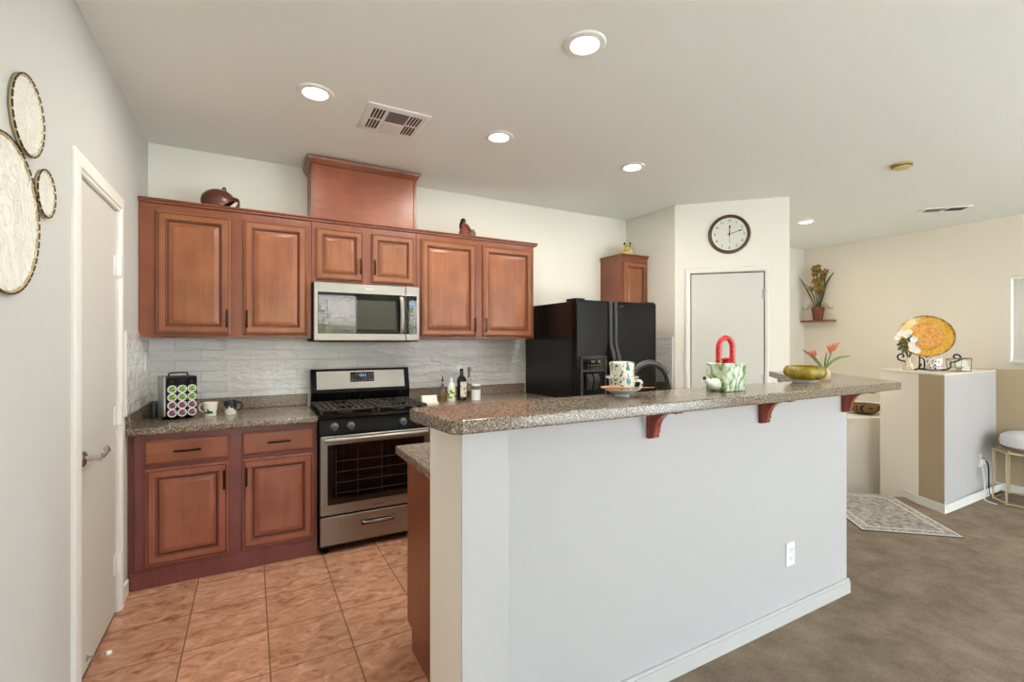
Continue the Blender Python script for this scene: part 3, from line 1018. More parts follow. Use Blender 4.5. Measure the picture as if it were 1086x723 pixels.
# ------------------------------------------------------------------ refrigerator
g = thing('refrigerator', 'black side-by-side refrigerator with ice and water dispenser in the left door', 'refrigerator', (2.785, 3.55, 0))
X0, X1, YD = 2.337, 3.236, 3.120
bm = NB(); box(bm, X0 + .004, YD + .075, .03, X1 - .004, YB - .02, 1.738, .006); obj('body', bm, 'fridge_s', g)
bm = NB(); box(bm, X0 + .02, YD + .05, 0, X1 - .02, YD + .6, .09, .004); obj('kick_grille', bm, 'black_m', g)
def fdoor(x0, x1):
    return box(NB(), x0, YD, .10, x1, YD + .066, 1.748, .014, 4)
ld = obj('freezer_door', fdoor(X0, 2.713), 'fridge', g)
rd = obj('fridge_door', fdoor(2.721, X1), 'fridge', g)
for nm, x, par in (('handle', 2.690, ld), ('handle', 2.744, rd)):
    bm = NB()
    P = smooth_path([(x, YD - .006, 1.742), (x, YD - .010, 1.60), (x, YD - .010, 1.42), (x, YD - .020, 1.36), (x, YD - .058, 1.26), (x, YD - .066, 1.12), (x, YD - .066, .85), (x, YD - .058, .70), (x, YD - .02, .60), (x, YD - .008, .55), (x, YD - .006, .20)], 5)
    tube(bm, P, .0175, 10, flat=.8); obj(nm, bm, 'dgrey', par)
bm = NB()
a, b, z0, z1 = 2.372, 2.645, .83, 1.280
for q in ((a, z0, a + .02, z1), (b - .02, z0, b, z1), (a, z1 - .02, b, z1), (a, z0, b, z0 + .02), (a, 1.150, b, 1.166)): box(bm, q[0], YD - .012, q[1], q[2], YD + .004, q[3], .003)
ds = obj('dispenser', bm, 'dgrey', ld)
bm = NB(); box(bm, a + .018, YD - .006, 1.16, b - .018, YD + .002, 1.265); obj('dispenser_panel', bm, 'glass_blk', ds)
bm = NB(); box(bm, a + .018, YD - .0015, z0 + .01, b - .018, YD + .002, 1.155); obj('dispenser_cavity', bm, 'black', ds)
bm = NB()
for k in range(5): box(bm, a + .075 + k * .03, YD - .0075, 1.200, a + .088 + k * .03, YD - .005, 1.208); box(bm, a + .075 + k * .03, YD - .0075, 1.178, a + .086 + k * .03, YD - .005, 1.184)
box(bm, a + .11, YD - .0075, 1.225, a + .15, YD - .005, 1.243); box(bm, a + .18, YD - .0075, 1.222, a + .205, YD - .005, 1.246)
obj('dispenser_keys', bm, 'grey', ds)
bm = NB()
for x in (a + .085, a + .155):
    prism_x(bm, [(YD - .010, 1.13), (YD - .028, 1.10), (YD - .03, 1.07), (YD - .012, 1.0), (YD - .001, 1.0), (YD - .001, 1.13)], x - .026, x + .026)
obj('dispenser_lever', bm, 'dgrey', ds)
bm = NB(); box(bm, X0 + .005, YD + .02, 1.739, X0 + .10, YD + .16, 1.762, .006); obj('hinge_cover', bm, 'black_m', g)
bm = NB(); box(bm, X1 - .10, YD + .02, 1.739, X1 - .005, YD + .16, 1.760, .006); obj('hinge_cover', bm, 'black_m', g)
bm = NB(); box(bm, 2.79, YD - .0015, 1.70, 2.84, YD + .001, 1.712, .0005)
obj('badge', bm, 'dgrey', rd)


# ------------------------------------------------------------------ ceiling fittings
def can(x, y, label):
    c_ = thing('recessed_light', label, 'ceiling light', (x, y, ZC), group='recessed ceiling lights')
    bm_ = NB(); lathe(bm_, [(.060, -.004), (.066, -.010), (.090, -.007), (.096, -.0005), (.096, .0), (.058, .0), (.060, -.004)], (x, y, ZC), 36); obj('trim_ring', bm_, 'white', c_)
    bm_ = NB(); lathe(bm_, [(0, -.006), (.040, -.0055), (.0605, -.003), (.0605, -.0005), (0, -.0005)], (x, y, ZC), 32); ln = obj('lens', bm_, 'lens', c_)
    L = bpy.data.lights.new('lamp_glow', 'AREA'); L.shape = 'DISK'; L.size = .12; L.energy = CAN_W; L.color = (1.0, .92, .82)
    lo = link(bpy.data.objects.new('lamp_glow', L)); lo.parent = c_; lo.location = (0, 0, -.012)


can(.305, 2.735, 'lit recessed downlight left of the ceiling vent, nearest the left door')
can(1.318, 1.70, 'lit recessed downlight over the bar, the one nearest and largest')
can(1.424, 2.745, 'lit recessed downlight over the aisle in front of the stove, right of the vent')
can(2.566, 2.72, 'lit recessed downlight in front of the refrigerator and pantry corner')
can(5.43, 3.02, 'lit recessed downlight over the stairwell near the orchid shelf')

v = thing('ceiling_vent', 'square ceiling vent with slotted panels over the stove aisle', 'vent', (.76, 2.865, ZC))
bm = NB(); R_ = []
for ins, d_ in ((0, .0), (0, .006), (.012, .012), (.03, .012), (.034, .009)):
    R_.append([bm.verts.new(p) for p in ((.577 + ins, 2.690 + ins, ZC - d_), (.944 - ins, 2.690 + ins, ZC - d_), (.944 - ins, 3.040 - ins, ZC - d_), (.577 + ins, 3.040 - ins, ZC - d_))])
for A, B in zip(R_, R_[1:]):
    for k in range(4): bm.faces.new((A[k], A[(k + 1) % 4], B[(k + 1) % 4], B[k]))
bm.faces.new(R_[0]); bm.faces.new(R_[-1]); obj('frame', bm, 'white', v)
for x0 in (.618, .835):
    bm = NB()
    for y0 in (2.735, 2.875):
        for k in range(4): box(bm, x0 + k * .0185, y0, ZC - .0115, x0 + .009 + k * .0185, y0 + .115, ZC - .0085)
    obj('slots', bm, 'slot', v)
bm = NB(); box(bm, .706, 2.735, ZC - .013, .822, 2.862, ZC - .008); obj('grille', bm, 'grey', v)
bm = NB(); box(bm, .706, 2.872, ZC - .014, .822, 2.995, ZC - .008, .002); obj('cover_plate', bm, 'ceramic', v)
bm = NB(); lathe(bm, [(0, -.018), (.005, -.018), (.006, -.008), (0, -.008)], (.914, 2.89, ZC), 10); obj('catch_knob', bm, 'white', v)

v = thing('ceiling_vent', 'narrow ceiling register above the stairwell half wall', 'vent', (6.12, 2.03, ZC))
bm = NB(); q = Matrix.Translation((6.13, 2.05, ZC)) @ Matrix.Rotation(radians(-45), 4, 'Z')
box(bm, -.20, -.075, -.010, .20, .075, 0, .003); bmesh.ops.transform(bm, matrix=q, verts=bm.verts); obj('frame', bm, 'white', v)
bm = NB()
for k in range(4): box(bm, -.17, -.055 + k * .03, -.012, .0 if k < 2 else -.02, -.04 + k * .03, -.009); box(bm, .02, -.055 + k * .03, -.012, .17, -.035 + k * .03, -.009)
bmesh.ops.transform(bm, matrix=q, verts=bm.verts); obj('slots', bm, 'slot', v)
v = thing('smoke_detector', 'round yellowed smoke detector on the ceiling over the carpet', 'smoke detector', (4.31, 1.69, ZC))
yl = mat('yellowed_plastic', (206, 182, 124), .5)
bm = NB(); lathe(bm, [(0, -.038), (.045, -.036), (.056, -.028), (.060, -.012), (.068, -.010), (.068, 0), (0, 0)], (4.31, 1.69, ZC), 30); obj('body', bm, yl, v)
bm = NB(); lathe(bm, [(.059, -.0235), (.0615, -.0235), (.0625, -.016), (.060, -.016), (.059, -.0235)], (4.31, 1.69, ZC), 30); obj('slot_ring', bm, 'slot', v)


# ------------------------------------------------------------------ outlets
def outlet(label, loc, rz=0, w_=.07, h_=.115, switch=False, mm='white'):
    c_ = thing('wall_switch' if switch else 'wall_outlet', label, 'switch' if switch else 'outlet', loc, rz if rz else 1e-5)
    bm_ = NB(); box(bm_, -w_ / 2, -.006, -h_ / 2, w_ / 2, 0, h_ / 2, .002); obj('plate', bm_, mm, c_)
    if switch:
        bm_ = NB(); box(bm_, -.016, -.009, -.033, .016, -.005, .033, .002); obj('rocker', bm_, mm, c_)
    else:
        for z in (-.02, .02):
            bm_ = NB(); box(bm_, -.017, -.009, z - .0145, .017, -.005, z + .0145, .004); f_ = obj('socket', bm_, mm, c_)
            bm_ = NB(); box(bm_, -.008, -.0095, z - .002, -.0055, -.0088, z + .008); box(bm_, .0055, -.0095, z - .002, .008, -.0088, z + .007); box(bm_, -.002, -.0095, z - .010, .002, -.0088, z - .006)
            obj('socket_slots', bm_, 'slot', f_)
    return c_


outlet('white outlet on the tiled backsplash left of the stove', (.175, YB - .009, 1.204))
outlet('white outlet low on the front of the bar wall', (2.375, 1.40, .333))
outlet('white switch plate on the tiled side wall near the coffee pod rack', (XL + .009, 3.80, 1.275), pi / 2, switch=True)
outlet('white outlet with plugs and cords on the stair half wall beside the stool', (5.76, 1.6765, .33), radians(1.6))

# ------------------------------------------------------------------ hoops on the left wall
bamboo = mat('bamboo_hoop', (176, 156, 112), .5)
lace = mat('white_lace', (238, 236, 228), .9)
dark_bind = mat('dark_binding', (52, 40, 30), .6)


def hoop(y, z, r, label):
    x = XL
    h = thing('wall_hoop', label, 'wall decoration', (x, y, z), group='lace hoops on the left wall')
    circ = lambda rr, n, dx: [(x + dx, y + rr * cos(2 * pi * k / n), z + rr * sin(2 * pi * k / n)) for k in range(n)]
    bm_ = NB(); tube(bm_, circ(r - .004, 64, .006), .0050, 8, closed=True); obj('rim', bm_, bamboo, h)
    bm_ = NB()
    nb = int(r * 220)
    for k in range(nb):
        a0 = 2 * pi * k / nb; a1 = a0 + 2 * pi / nb * .72
        pts_ = [(x + .011, y + (r + .000) * cos(a0 + (a1 - a0) * j / 4), z + (r + .000) * sin(a0 + (a1 - a0) * j / 4)) for j in range(5)]
        tube(bm_, pts_, .0025, 6)
    obj('binding', bm_, dark_bind, h)
    bm_ = NB(); ns = int(24 + r * 120)
    rnd = random.Random(int(y * 1000))
    for k in range(ns):
        a = 2 * pi * k / ns + rnd.uniform(-.05, .05); b_ = a + rnd.uniform(-.5, .5)
        tube(bm_, [(x + .008, y + (r - .01) * cos(a), z + (r - .01) * sin(a)), (x + .009, y + r * .28 * cos(b_), z + r * .28 * sin(b_))], .0011, 5)
    for q_ in (.12, .25, .36, .48, .60, .72, .84, .93):
        n_ = int(14 + 40 * q_)
        tube(bm_, [(x + .0085 + .001 * sin(k * 2.4), y + r * q_ * (1 + .05 * cos(k * 2.1)) * cos(2 * pi * k / n_), z + r * q_ * (1 + .05 * cos(k * 2.1)) * sin(2 * pi * k / n_)) for k in range(n_)], .0013, 5, closed=True)
    for k in range(int(24 * r / .12)):
        a = rnd.uniform(0, 2 * pi); rr = r * math.sqrt(rnd.uniform(.02, .82))
        bmesh.ops.create_icosphere(bm_, subdivisions=1, radius=rnd.uniform(.0025, .0045), matrix=Matrix.Translation((x + .0075, y + rr * cos(a), z + rr * sin(a))))
    lathe(bm_, [(0, .003), (r - .008, .003), (r - .008, .006), (0, .006)], mtx=Matrix.Translation((x, y, z)) @ Matrix.Rotation(pi / 2, 4, 'Y'), seg=48)
    obj('lace', bm_, lace, h)


hoop(1.985, 2.092, .120, 'medium lace-filled hoop, the highest of the three on the left wall')
hoop(2.128, 1.893, .078, 'smallest lace-filled hoop on the left wall, nearest the door')
hoop(1.840, 1.757, .222, 'largest lace-filled hoop on the left wall, cut by the photo edge')

# ------------------------------------------------------------------ clock on the pantry wall
k = thing('wall_clock', 'round brown-rimmed wall clock above the pantry door', 'clock', (3.997, 2.933, 2.425), -pi / 4)
rim = mat('brown_clock_rim', (84, 64, 44), .35)
face = mat('clock_face', (226, 226, 218), .6)
RX = Matrix.Rotation(pi / 2, 4, 'X')
bm = NB(); lathe(bm, [(.158, 0), (.186, 0), (.186, .014), (.180, .026), (.168, .030), (.158, .022), (.156, .012), (.158, 0)], seg=56, mtx=RX); obj('rim', bm, rim, k)
bm = NB(); lathe(bm, [(0, 0), (.160, 0), (.160, .008), (0, .008)], seg=48, mtx=RX); obj('dial', bm, face, k)
bm = NB()
for h_ in range(1, 13):
    a = pi / 2 - h_ * pi / 6
    merge(bm, text_bm(str(h_), .036, .0004), Matrix.Translation((.128 * cos(a), -.0086, .128 * sin(a))) @ RX)
obj('numerals', bm, 'black_m', k)
def hand(ang, L, w0, zz, tail=.02):
    a = pi / 2 - ang; d_ = Vector((cos(a), 0, sin(a))); s_ = Vector((-sin(a), 0, cos(a)))
    bm_ = NB(); P = [(-tail, w0), (0, w0), (L * .66, w0 * .8), (L * .74, w0 * 2.4), (L * .84, w0 * 1.2), (L, w0 * .15)]
    top = [d_ * p + s_ * w for p, w in P] + [d_ * p - s_ * w for p, w in P[::-1]]
    A_ = [bm_.verts.new((q.x, -zz, q.z)) for q in top]; B_ = [bm_.verts.new((q.x, -zz + .0012, q.z)) for q in top]
    bm_.faces.new(A_); bm_.faces.new(B_[::-1]); n_ = len(A_)
    for i in range(n_): bm_.faces.new((A_[i], A_[(i + 1) % n_], B_[(i + 1) % n_], B_[i]))
    return bm_
obj('hour_hand', hand(radians(3), .09, .0042, .013), 'black_m', k)
obj('minute_hand', hand(radians(72), .128, .003, .015), 'black_m', k)
obj('second_hand', hand(radians(178), .09, .0012, .017), 'black_m', k)
bm = NB(); lathe(bm, [(0, .008), (.008, .008), (.008, .018), (0, .019)], seg=16, mtx=RX); obj('hub', bm, 'black_m', k)
bm = NB(); lathe(bm, [(0, .0215), (.158, .0205), (.158, .022), (0, .023)], seg=40, mtx=RX); obj('glass', bm, 'pane', k)

# ------------------------------------------------------------------ left worktop items
ZT = .914
rk = thing('coffee_pod_rack', 'black and silver carousel rack of coffee pods in the worktop corner', 'pod rack', (-.405, 3.675, ZT), radians(20))
bm = NB(); lathe(bm, [(0, 0), (.085, 0), (.088, .006), (.075, .014), (.02, .018), (.02, .024), (0, .024)], seg=36); obj('base', bm, 'black', rk)
bm = NB(); box(bm, -.083, -.066, .022, .087, .066, .268, .008, 3); obj('body', bm, 'black_m', rk)
bm = NB(); box(bm, -.094, -.067, .020, -.080, .067, .270, .006, 3); obj('side_panel', bm, 'silver', rk)
bm = NB(); tube(bm, smooth_path([(-.05, 0, .266), (-.05, 0, .282), (-.035, 0, .288), (.035, 0, .288), (.05, 0, .282), (.05, 0, .266)], 4), .0045, 8); obj('carry_handle', bm, 'black', rk)
bm = NB()
for cx in (-.05, .003, .056):
    lathe(bm, [(.017, -.006), (.023, -.006), (.023, .006), (.017, .006), (.017, -.006)], mtx=Matrix.Translation((cx, -.067, .235)) @ RX, seg=20)
obj('empty_slots', bm, 'black', rk)
MW = Matrix.Translation((-.405, 3.675, ZT)) @ Matrix.Rotation(radians(20), 4, 'Z')
pod_w = mat('pod_rim_white', (226, 224, 218), .4)
for nm, colr in (('green', (120, 178, 66)), ('purple', (128, 70, 112))):
    m_ = mat('pod_lid_' + nm, colr, .35); t = NT(m_)
    t.color(t.ramp(t.noise(t.co, 110, 2), [(.42, tuple(int(v * .55) for v in colr)), (.5, colr), (.62, colr), (.66, (226, 226, 214))]))
    M['pod_' + nm] = m_
rowz = (.185, .135, .085, .037)
rown = ('upper green row', 'lower green row', 'upper purple row', 'bottom purple row')
coln = ('left', 'middle', 'right')
for ri, z in enumerate(rowz):
    for ci, cx in enumerate((-.05, .003, .056)):
        cn = 'green' if ri < 2 else 'purple'
        pos = MW @ Vector((cx, -.067, z + .004))
        p = thing('coffee_pod', f'{cn}-lidded coffee pod, {coln[ci]} one in the {rown[ri]} of the rack', 'coffee pod', pos, radians(20), f'{cn} coffee pods in the rack')
        bm = NB(); lathe(bm, [(.020, 0), (.0245, 0), (.0255, .006), (.0245, .010), (.019, .010), (.019, 0), (.020, 0)], seg=22, mtx=RX); obj('rim', bm, pod_w, p)
        bm = NB(); lathe(bm, [(0, 0), (.0195, 0), (.0195, .0085), (0, .0085)], seg=20, mtx=RX); obj('lid', bm, 'pod_' + cn, p)
bm = NB(); lathe(bm, [(0, 0), (.026, 0), (.027, .004), (.024, .01), (.022, .085), (.02, .094), (0, .095)], (-.545, 3.765, ZT), 20)
solo('spice_grinder', bm, 'dgrey', 'small dark grey cylinder standing in the corner behind the pod rack', 'canister', (-.545, 3.765, ZT))

def skyline(name, top, bottom, z0, amp, accent=None):
    m = mat(name, bottom, .25, coat=.3); t_ = NT(m)
    sep = t_.n('ShaderNodeSeparateXYZ'); t_.l(t_.co, sep.inputs[0])
    at = t_.n('ShaderNodeMath', operation='ARCTAN2'); t_.l(sep.outputs[1], at.inputs[0]); t_.l(sep.outputs[0], at.inputs[1])
    cb = t_.n('ShaderNodeCombineXYZ'); t_.l(at.outputs[0], cb.inputs[0])
    nz = t_.n('ShaderNodeTexWhiteNoise', noise_dimensions='1D')
    ml = t_.n('ShaderNodeMath', operation='MULTIPLY'); t_.l(at.outputs[0], ml.inputs[0]); ml.inputs[1].default_value = 5.2
    fl = t_.n('ShaderNodeMath', operation='FLOOR'); t_.l(ml.outputs[0], fl.inputs[0]); t_.l(fl.outputs[0], nz.inputs['W']); nz = nz.outputs['Value']
    ad = t_.n('ShaderNodeMath', operation='MULTIPLY_ADD'); t_.l(nz, ad.inputs[0]); ad.inputs[1].default_value = amp; ad.inputs[2].default_value = z0 - amp / 2
    gt = t_.n('ShaderNodeMath', operation='GREATER_THAN'); t_.l(sep.outputs[2], gt.inputs[0]); t_.l(ad.outputs[0], gt.inputs[1])
    base = s2l(bottom)
    c_ = t_.mix(gt.outputs[0], base, s2l(top))
    if accent:
        lt = t_.n('ShaderNodeMath', operation='LESS_THAN'); t_.l(sep.outputs[2], lt.inputs[0]); lt.inputs[1].default_value = .018
        c_ = t_.mix(lt.outputs[0], c_, s2l(accent))
    t_.color(c_)
    return m


def mug(loc, rz, hdir, m_body, m_handle, label, flare=1.0):
    c_ = thing('mug', label, 'mug', loc, rz)
    bm_ = NB(); lathe(bm_, [(0, 0), (.032, 0), (.035, .004), (.037, .03), (.038 * flare, .060), (.0405 * flare, .088), (.0385 * flare, .089), (.035, .06), (.033, .010), (0, .008)], seg=36); obj('body', bm_, m_body, c_)
    bm_ = NB(); tube(bm_, smooth_path([(hdir * .037, 0, .076), (hdir * .058, 0, .078), (hdir * .070, 0, .058), (hdir * .062, 0, .034), (hdir * .036, 0, .022)], 6), .0058, 10); obj('handle', bm_, m_handle, c_)


mug((-.232, 3.668, ZT), radians(-25), -1, skyline('mug_city_green', (236, 232, 220), (34, 96, 64), .034, .040, (236, 232, 220)), 'ceramic', 'cream mug with a green skyline print, left one beside the pod rack', 1.06)
mug((-.118, 3.70, ZT), radians(-20), 1, skyline('mug_city_navy', (32, 44, 58), (230, 228, 222), .042, .036), mat('navy_glaze', (28, 34, 44), .2), 'navy mug with a white skyline print, nearer the stove')

# ------------------------------------------------------------------ right worktop items
bm = NB()
prism_x(bm, [(3.50, ZT), (3.60, ZT), (3.60, ZT + .012), (3.585, ZT + .016), (3.57, ZT + .060), (3.558, ZT + .066), (3.545, ZT + .060), (3.535, ZT + .018), (3.50, ZT + .010)], 1.165, 1.285)
solo('napkin_holder', bm, 'ceramic', 'cream ceramic napkin holder on the worktop right beside the stove', 'napkin holder', (1.225, 3.55, ZT), smooth=60)

oil = mat('golden_oil', (150, 112, 20), .1)
c = thing('oil_bottle', 'clear glass cruet with amber oil, first of the bottles from the stove', 'bottle', (1.378, 3.66, ZT))
bm = NB(); lathe(bm, [(0, .001), (.024, .001), (.027, .006), (.027, .055), (.026, .09), (.018, .115), (.010, .130), (.009, .155), (.011, .158), (.011, .162), (0, .162)], (1.378, 3.66, ZT), 24); obj('glass', bm, 'glass', c)
bm = NB(); lathe(bm, [(0, .004), (.0235, .004), (.0235, .046), (0, .046)], (1.378, 3.66, ZT), 24); obj('oil', bm, oil, c)
bm = NB(); lathe(bm, [(0, .1622), (.010, .1622), (.010, .176), (.004, .180), (.0035, .206), (0, .206)], (1.378, 3.66, ZT), 16); obj('pourer', bm, 'black_m', c)

c = thing('sauce_bottle', 'white plastic bottle with a bright green label beside the dark bottle', 'bottle', (1.440, 3.625, ZT))
bm = NB(); lathe(bm, [(0, 0), (.030, 0), (.033, .004), (.033, .105), (.029, .128), (.016, .148), (.013, .150), (.013, .158), (0, .158)], (1.440, 3.625, ZT), 26); obj('body', bm, 'white', c)
m_ = mat('green_label', (150, 190, 50), .5); t = NT(m_); t.color(t.ramp(t.noise(t.co, 38, 2), [(.40, (66, 110, 26)), (.5, (160, 196, 60)), (.58, (236, 238, 224))]))
bm = NB(); lathe(bm, [(.0331, .024), (.0336, .026), (.0336, .096), (.0331, .098), (.0331, .024)], (1.440, 3.625, ZT), 26); obj('label_wrap', bm, m_, c)
bm = NB(); lathe(bm, [(0, .158), (.0125, .158), (.0105, .176), (.004, .184), (.003, .196), (0, .197)], (1.440, 3.625, ZT), 16); obj('cap', bm, 'white', c)

c = thing('wine_bottle', 'dark square bottle with a cream label, tallest dark one on the worktop', 'bottle', (1.538, 3.64, ZT))
bm = NB(); R_ = []
for h_, s_ in ((0, .032), (.004, .035), (.165, .035), (.185, .030), (.205, .015), (.213, .0135), (.238, .0135), (.24, .012)):
    R_.append([bm.verts.new((1.538 + s_ * (abs(cos(a)) ** .5) * (1 if cos(a) > 0 else -1), 3.64 + s_ * (abs(sin(a)) ** .5) * (1 if sin(a) > 0 else -1), ZT + h_)) for a in [2 * pi * (k + .5) / 24 for k in range(24)]])
for A, B in zip(R_, R_[1:]):
    for k in range(24): bm.faces.new((A[k], A[(k + 1) % 24], B[(k + 1) % 24], B[k]))
bm.faces.new(R_[0]); bm.faces.new(R_[-1]); obj('body', bm, mat('dark_bottle_glass', (14, 18, 14), .08), c)
m_ = mat('cream_label', (226, 220, 200), .6); t = NT(m_); t.color(t.ramp(t.noise(t.mapping((40, 1, 60)), 1.2, 2), [(.40, (120, 86, 60)), (.46, (224, 218, 200)), (.6, (228, 222, 206))]))
bm = NB(); box(bm, 1.512, 3.6025, ZT + .03, 1.564, 3.606, ZT + .155, .001); obj('paper_label', bm, m_, c)
bm = NB(); lathe(bm, [(0, .2395), (.0150, .2395), (.0150, .262), (0, .263)], (1.538, 3.64, ZT), 18); obj('cap', bm, 'black_m', c)

c = thing('pepper_mill', 'tall clear slender mill behind the dark bottle', 'mill', (1.660, 3.76, ZT))
bm = NB(); lathe(bm, [(0, 0), (.027, 0), (.030, .01), (.029, .05), (.022, .10), (.016, .15), (.017, .18), (0, .18)], (1.660, 3.76, ZT), 22); obj('body', bm, 'glass', c)
bm = NB(); lathe(bm, [(0, .18), (.018, .18), (.012, .20), (.011, .225), (.017, .235), (.018, .255), (.010, .268), (0, .27)], (1.660, 3.76, ZT), 22); obj('top', bm, 'grey', c)
bm = NB(); lathe(bm, [(0, .004), (.023, .004), (.020, .055), (0, .06)], (1.660, 3.76, ZT), 16); obj('filling', bm, 'terra', c)

c = thing('canister', 'white canister with a grey band and white lid, last of the bottles', 'canister', (1.650, 3.60, ZT))
bm = NB(); lathe(bm, [(0, 0), (.036, 0), (.038, .003), (.038, .088), (0, .088)], (1.650, 3.60, ZT), 30); obj('body', bm, 'white', c)
bm = NB(); lathe(bm, [(0, .088), (.0385, .088), (.0385, .118), (0, .118)], (1.650, 3.60, ZT), 30); obj('band', bm, 'grey', c)
bm = NB(); lathe(bm, [(0, .118), (.037, .118), (.037, .126), (.030, .131), (0, .133)], (1.650, 3.60, ZT), 30); obj('lid', bm, 'white', c)

# ------------------------------------------------------------------ things on top of the wall cabinets
ZU = 2.291
helm = mat('brown_helmet', (92, 48, 34), .3, coat=.3)
h = thing('pottery_helmet', 'brown dome-shaped pottery helmet lying on top of the left wall cabinet', 'ornament', (-.175, 3.70, ZU))
bm = NB()
bmesh.ops.create_uvsphere(bm, u_segments=32, v_segments=20, radius=1)
for v_ in list(bm.verts):
    x, y, z = v_.co
    v_.co = Vector((x * .105, y * .075, z * .088))
geo = bm.verts[:] + bm.edges[:] + bm.faces[:]
bmesh.ops.bisect_plane(bm, geom=geo, plane_co=(.035, 0, -.02), plane_no=(.72, 0, -.70), clear_outer=True)
geo = bm.verts[:] + bm.edges[:] + bm.faces[:]
bmesh.ops.bisect_plane(bm, geom=geo, plane_co=(0, 0, -.035), plane_no=(0, 0, -1), clear_outer=True)
ed = [e for e in bm.edges if e.is_boundary]
r_ = bmesh.ops.solidify(bm, geom=bm.faces[:], thickness=.006)
bmesh.ops.rotate(bm, verts=bm.verts, cent=(0, 0, 0), matrix=Matrix.Rotation(radians(8), 3, 'Y'))
zmin = min(v_.co.z for v_ in bm.verts)
bmesh.ops.translate(bm, verts=bm.verts, vec=(-.185, 3.70, ZU - zmin))
obj('shell', bm, helm, h)
bm = NB(); prism_x(bm, [(3.655, ZU + .03), (3.745, ZU + .03), (3.74, ZU + .06), (3.70, ZU + .075), (3.66, ZU + .06)], -.088, -.078)
q_ = NB(); tube(q_, smooth_path([(-.155, 3.64, ZU + .055), (-.10, 3.66, ZU + .066), (-.078, 3.70, ZU + .07), (-.10, 3.74, ZU + .066), (-.155, 3.76, ZU + .055)], 6), .010, 10, flat=.7)
bm.free(); obj('brim', q_, helm, h)
bm = NB()
tube(bm, smooth_path([(-.087, 3.665, ZU + .006), (-.072, 3.67, ZU + .034), (-.074, 3.685, ZU + .064), (-.098, 3.69, ZU + .068)], 5), [.010] * 16, 10, flat=.6)
tube(bm, smooth_path([(-.087, 3.735, ZU + .006), (-.072, 3.73, ZU + .034), (-.074, 3.715, ZU + .064), (-.098, 3.71, ZU + .068)], 5), [.010] * 16, 10, flat=.6)
obj('face_guard', bm, helm, h)
bm = NB(); tube(bm, smooth_path([(-.160, 3.69, ZU + .114), (-.162, 3.69, ZU + .13), (-.154, 3.69, ZU + .138), (-.147, 3.69, ZU + .128), (-.15, 3.69, ZU + .112)], 4), .005, 8); obj('top_loop', bm, 'black_m', h)

f = thing('figurine', 'small kneeling figurine in brown robe beside a round jar on the cabinet top', 'figurine', (1.60, 3.70, ZU))
robe = mat('brown_robe', (122, 66, 52), .5)
bm = NB(); lathe(bm, [(0, 0), (.045, 0), (.047, .01), (.040, .04), (.028, .08), (.018, .105), (.011, .115), (0, .118)], (1.580, 3.70, ZU), 22, mod=lambda a, z: 1 + .12 * cos(a)); obj('robe', bm, robe, f)
bm = NB(); lathe(bm, [(0, .108), (.014, .110), (.019, .122), (.018, .136), (.010, .147), (0, .149)], (1.583, 3.70, ZU), 18); obj('head', bm, mat('figurine_skin', (96, 58, 42), .5), f)
bm = NB(); lathe(bm, [(0, .126), (.020, .128), (.022, .137), (.017, .150), (.006, .156), (0, .156)], (1.579, 3.703, ZU), 18); tube(bm, smooth_path([(1.566, 3.705, ZU + .135), (1.556, 3.71, ZU + .10), (1.554, 3.71, ZU + .065)], 5), [.010] * 5 + [.009] * 5 + [.006], 8); obj('hair', bm, 'black_m', f)
bm = NB(); tube(bm, smooth_path([(1.590, 3.672, ZU + .100), (1.612, 3.662, ZU + .075), (1.638, 3.668, ZU + .045)], 5), [.011, .011, .011, .011, .010, .010, .009, .009, .008, .008, .008], 8); tube(bm, smooth_path([(1.60, 3.70, ZU + .095), (1.622, 3.69, ZU + .06), (1.640, 3.68, ZU + .02)], 5), .012, 8); obj('arm', bm, robe, f)
j = mat('mossy_jar', (116, 102, 66), .5)
bm = NB(); lathe(bm, [(0, 0), (.018, 0), (.03, .012), (.034, .03), (.028, .048), (.020, .056), (.024, .062), (.02, .062), (.016, .054), (0, .02)], (1.655, 3.69, ZU), 20); obj('jar', bm, j, f)

ZX = 2.294
f = thing('cat_figurine', 'small round yellow cat-like figurine on top of the narrow wall cabinet', 'figurine', (3.46, 3.76, ZX))
yel = mat('pale_yellow_glaze', (196, 186, 120), .35)
bm = NB(); lathe(bm, [(0, 0), (.055, 0), (.066, .02), (.068, .05), (.055, .082), (.03, .10), (0, .106)], (3.47, 3.76, ZX), 26); obj('body', bm, yel, f)
bm = NB(); bmesh.ops.create_uvsphere(bm, u_segments=20, v_segments=14, radius=.042, matrix=Matrix.Translation((3.43, 3.71, ZX + .085))); obj('head', bm, yel, f)
for dx in (-.028, .028):
    bm = NB(); lathe(bm, [(0, .0), (.013, .0), (.012, .012), (.006, .024), (0, .026)], (3.43 + dx * .85, 3.712 - dx * .5, ZX + .115), 12); obj('ear', bm, 'black_m', f)
bm = NB()
for dx in (-.016, .016): bmesh.ops.create_uvsphere(bm, u_segments=10, v_segments=8, radius=.008, matrix=Matrix.Translation((3.405 + dx * .87, 3.676 - dx * .5, ZX + .092)))
obj('eyes', bm, 'black_m', f)

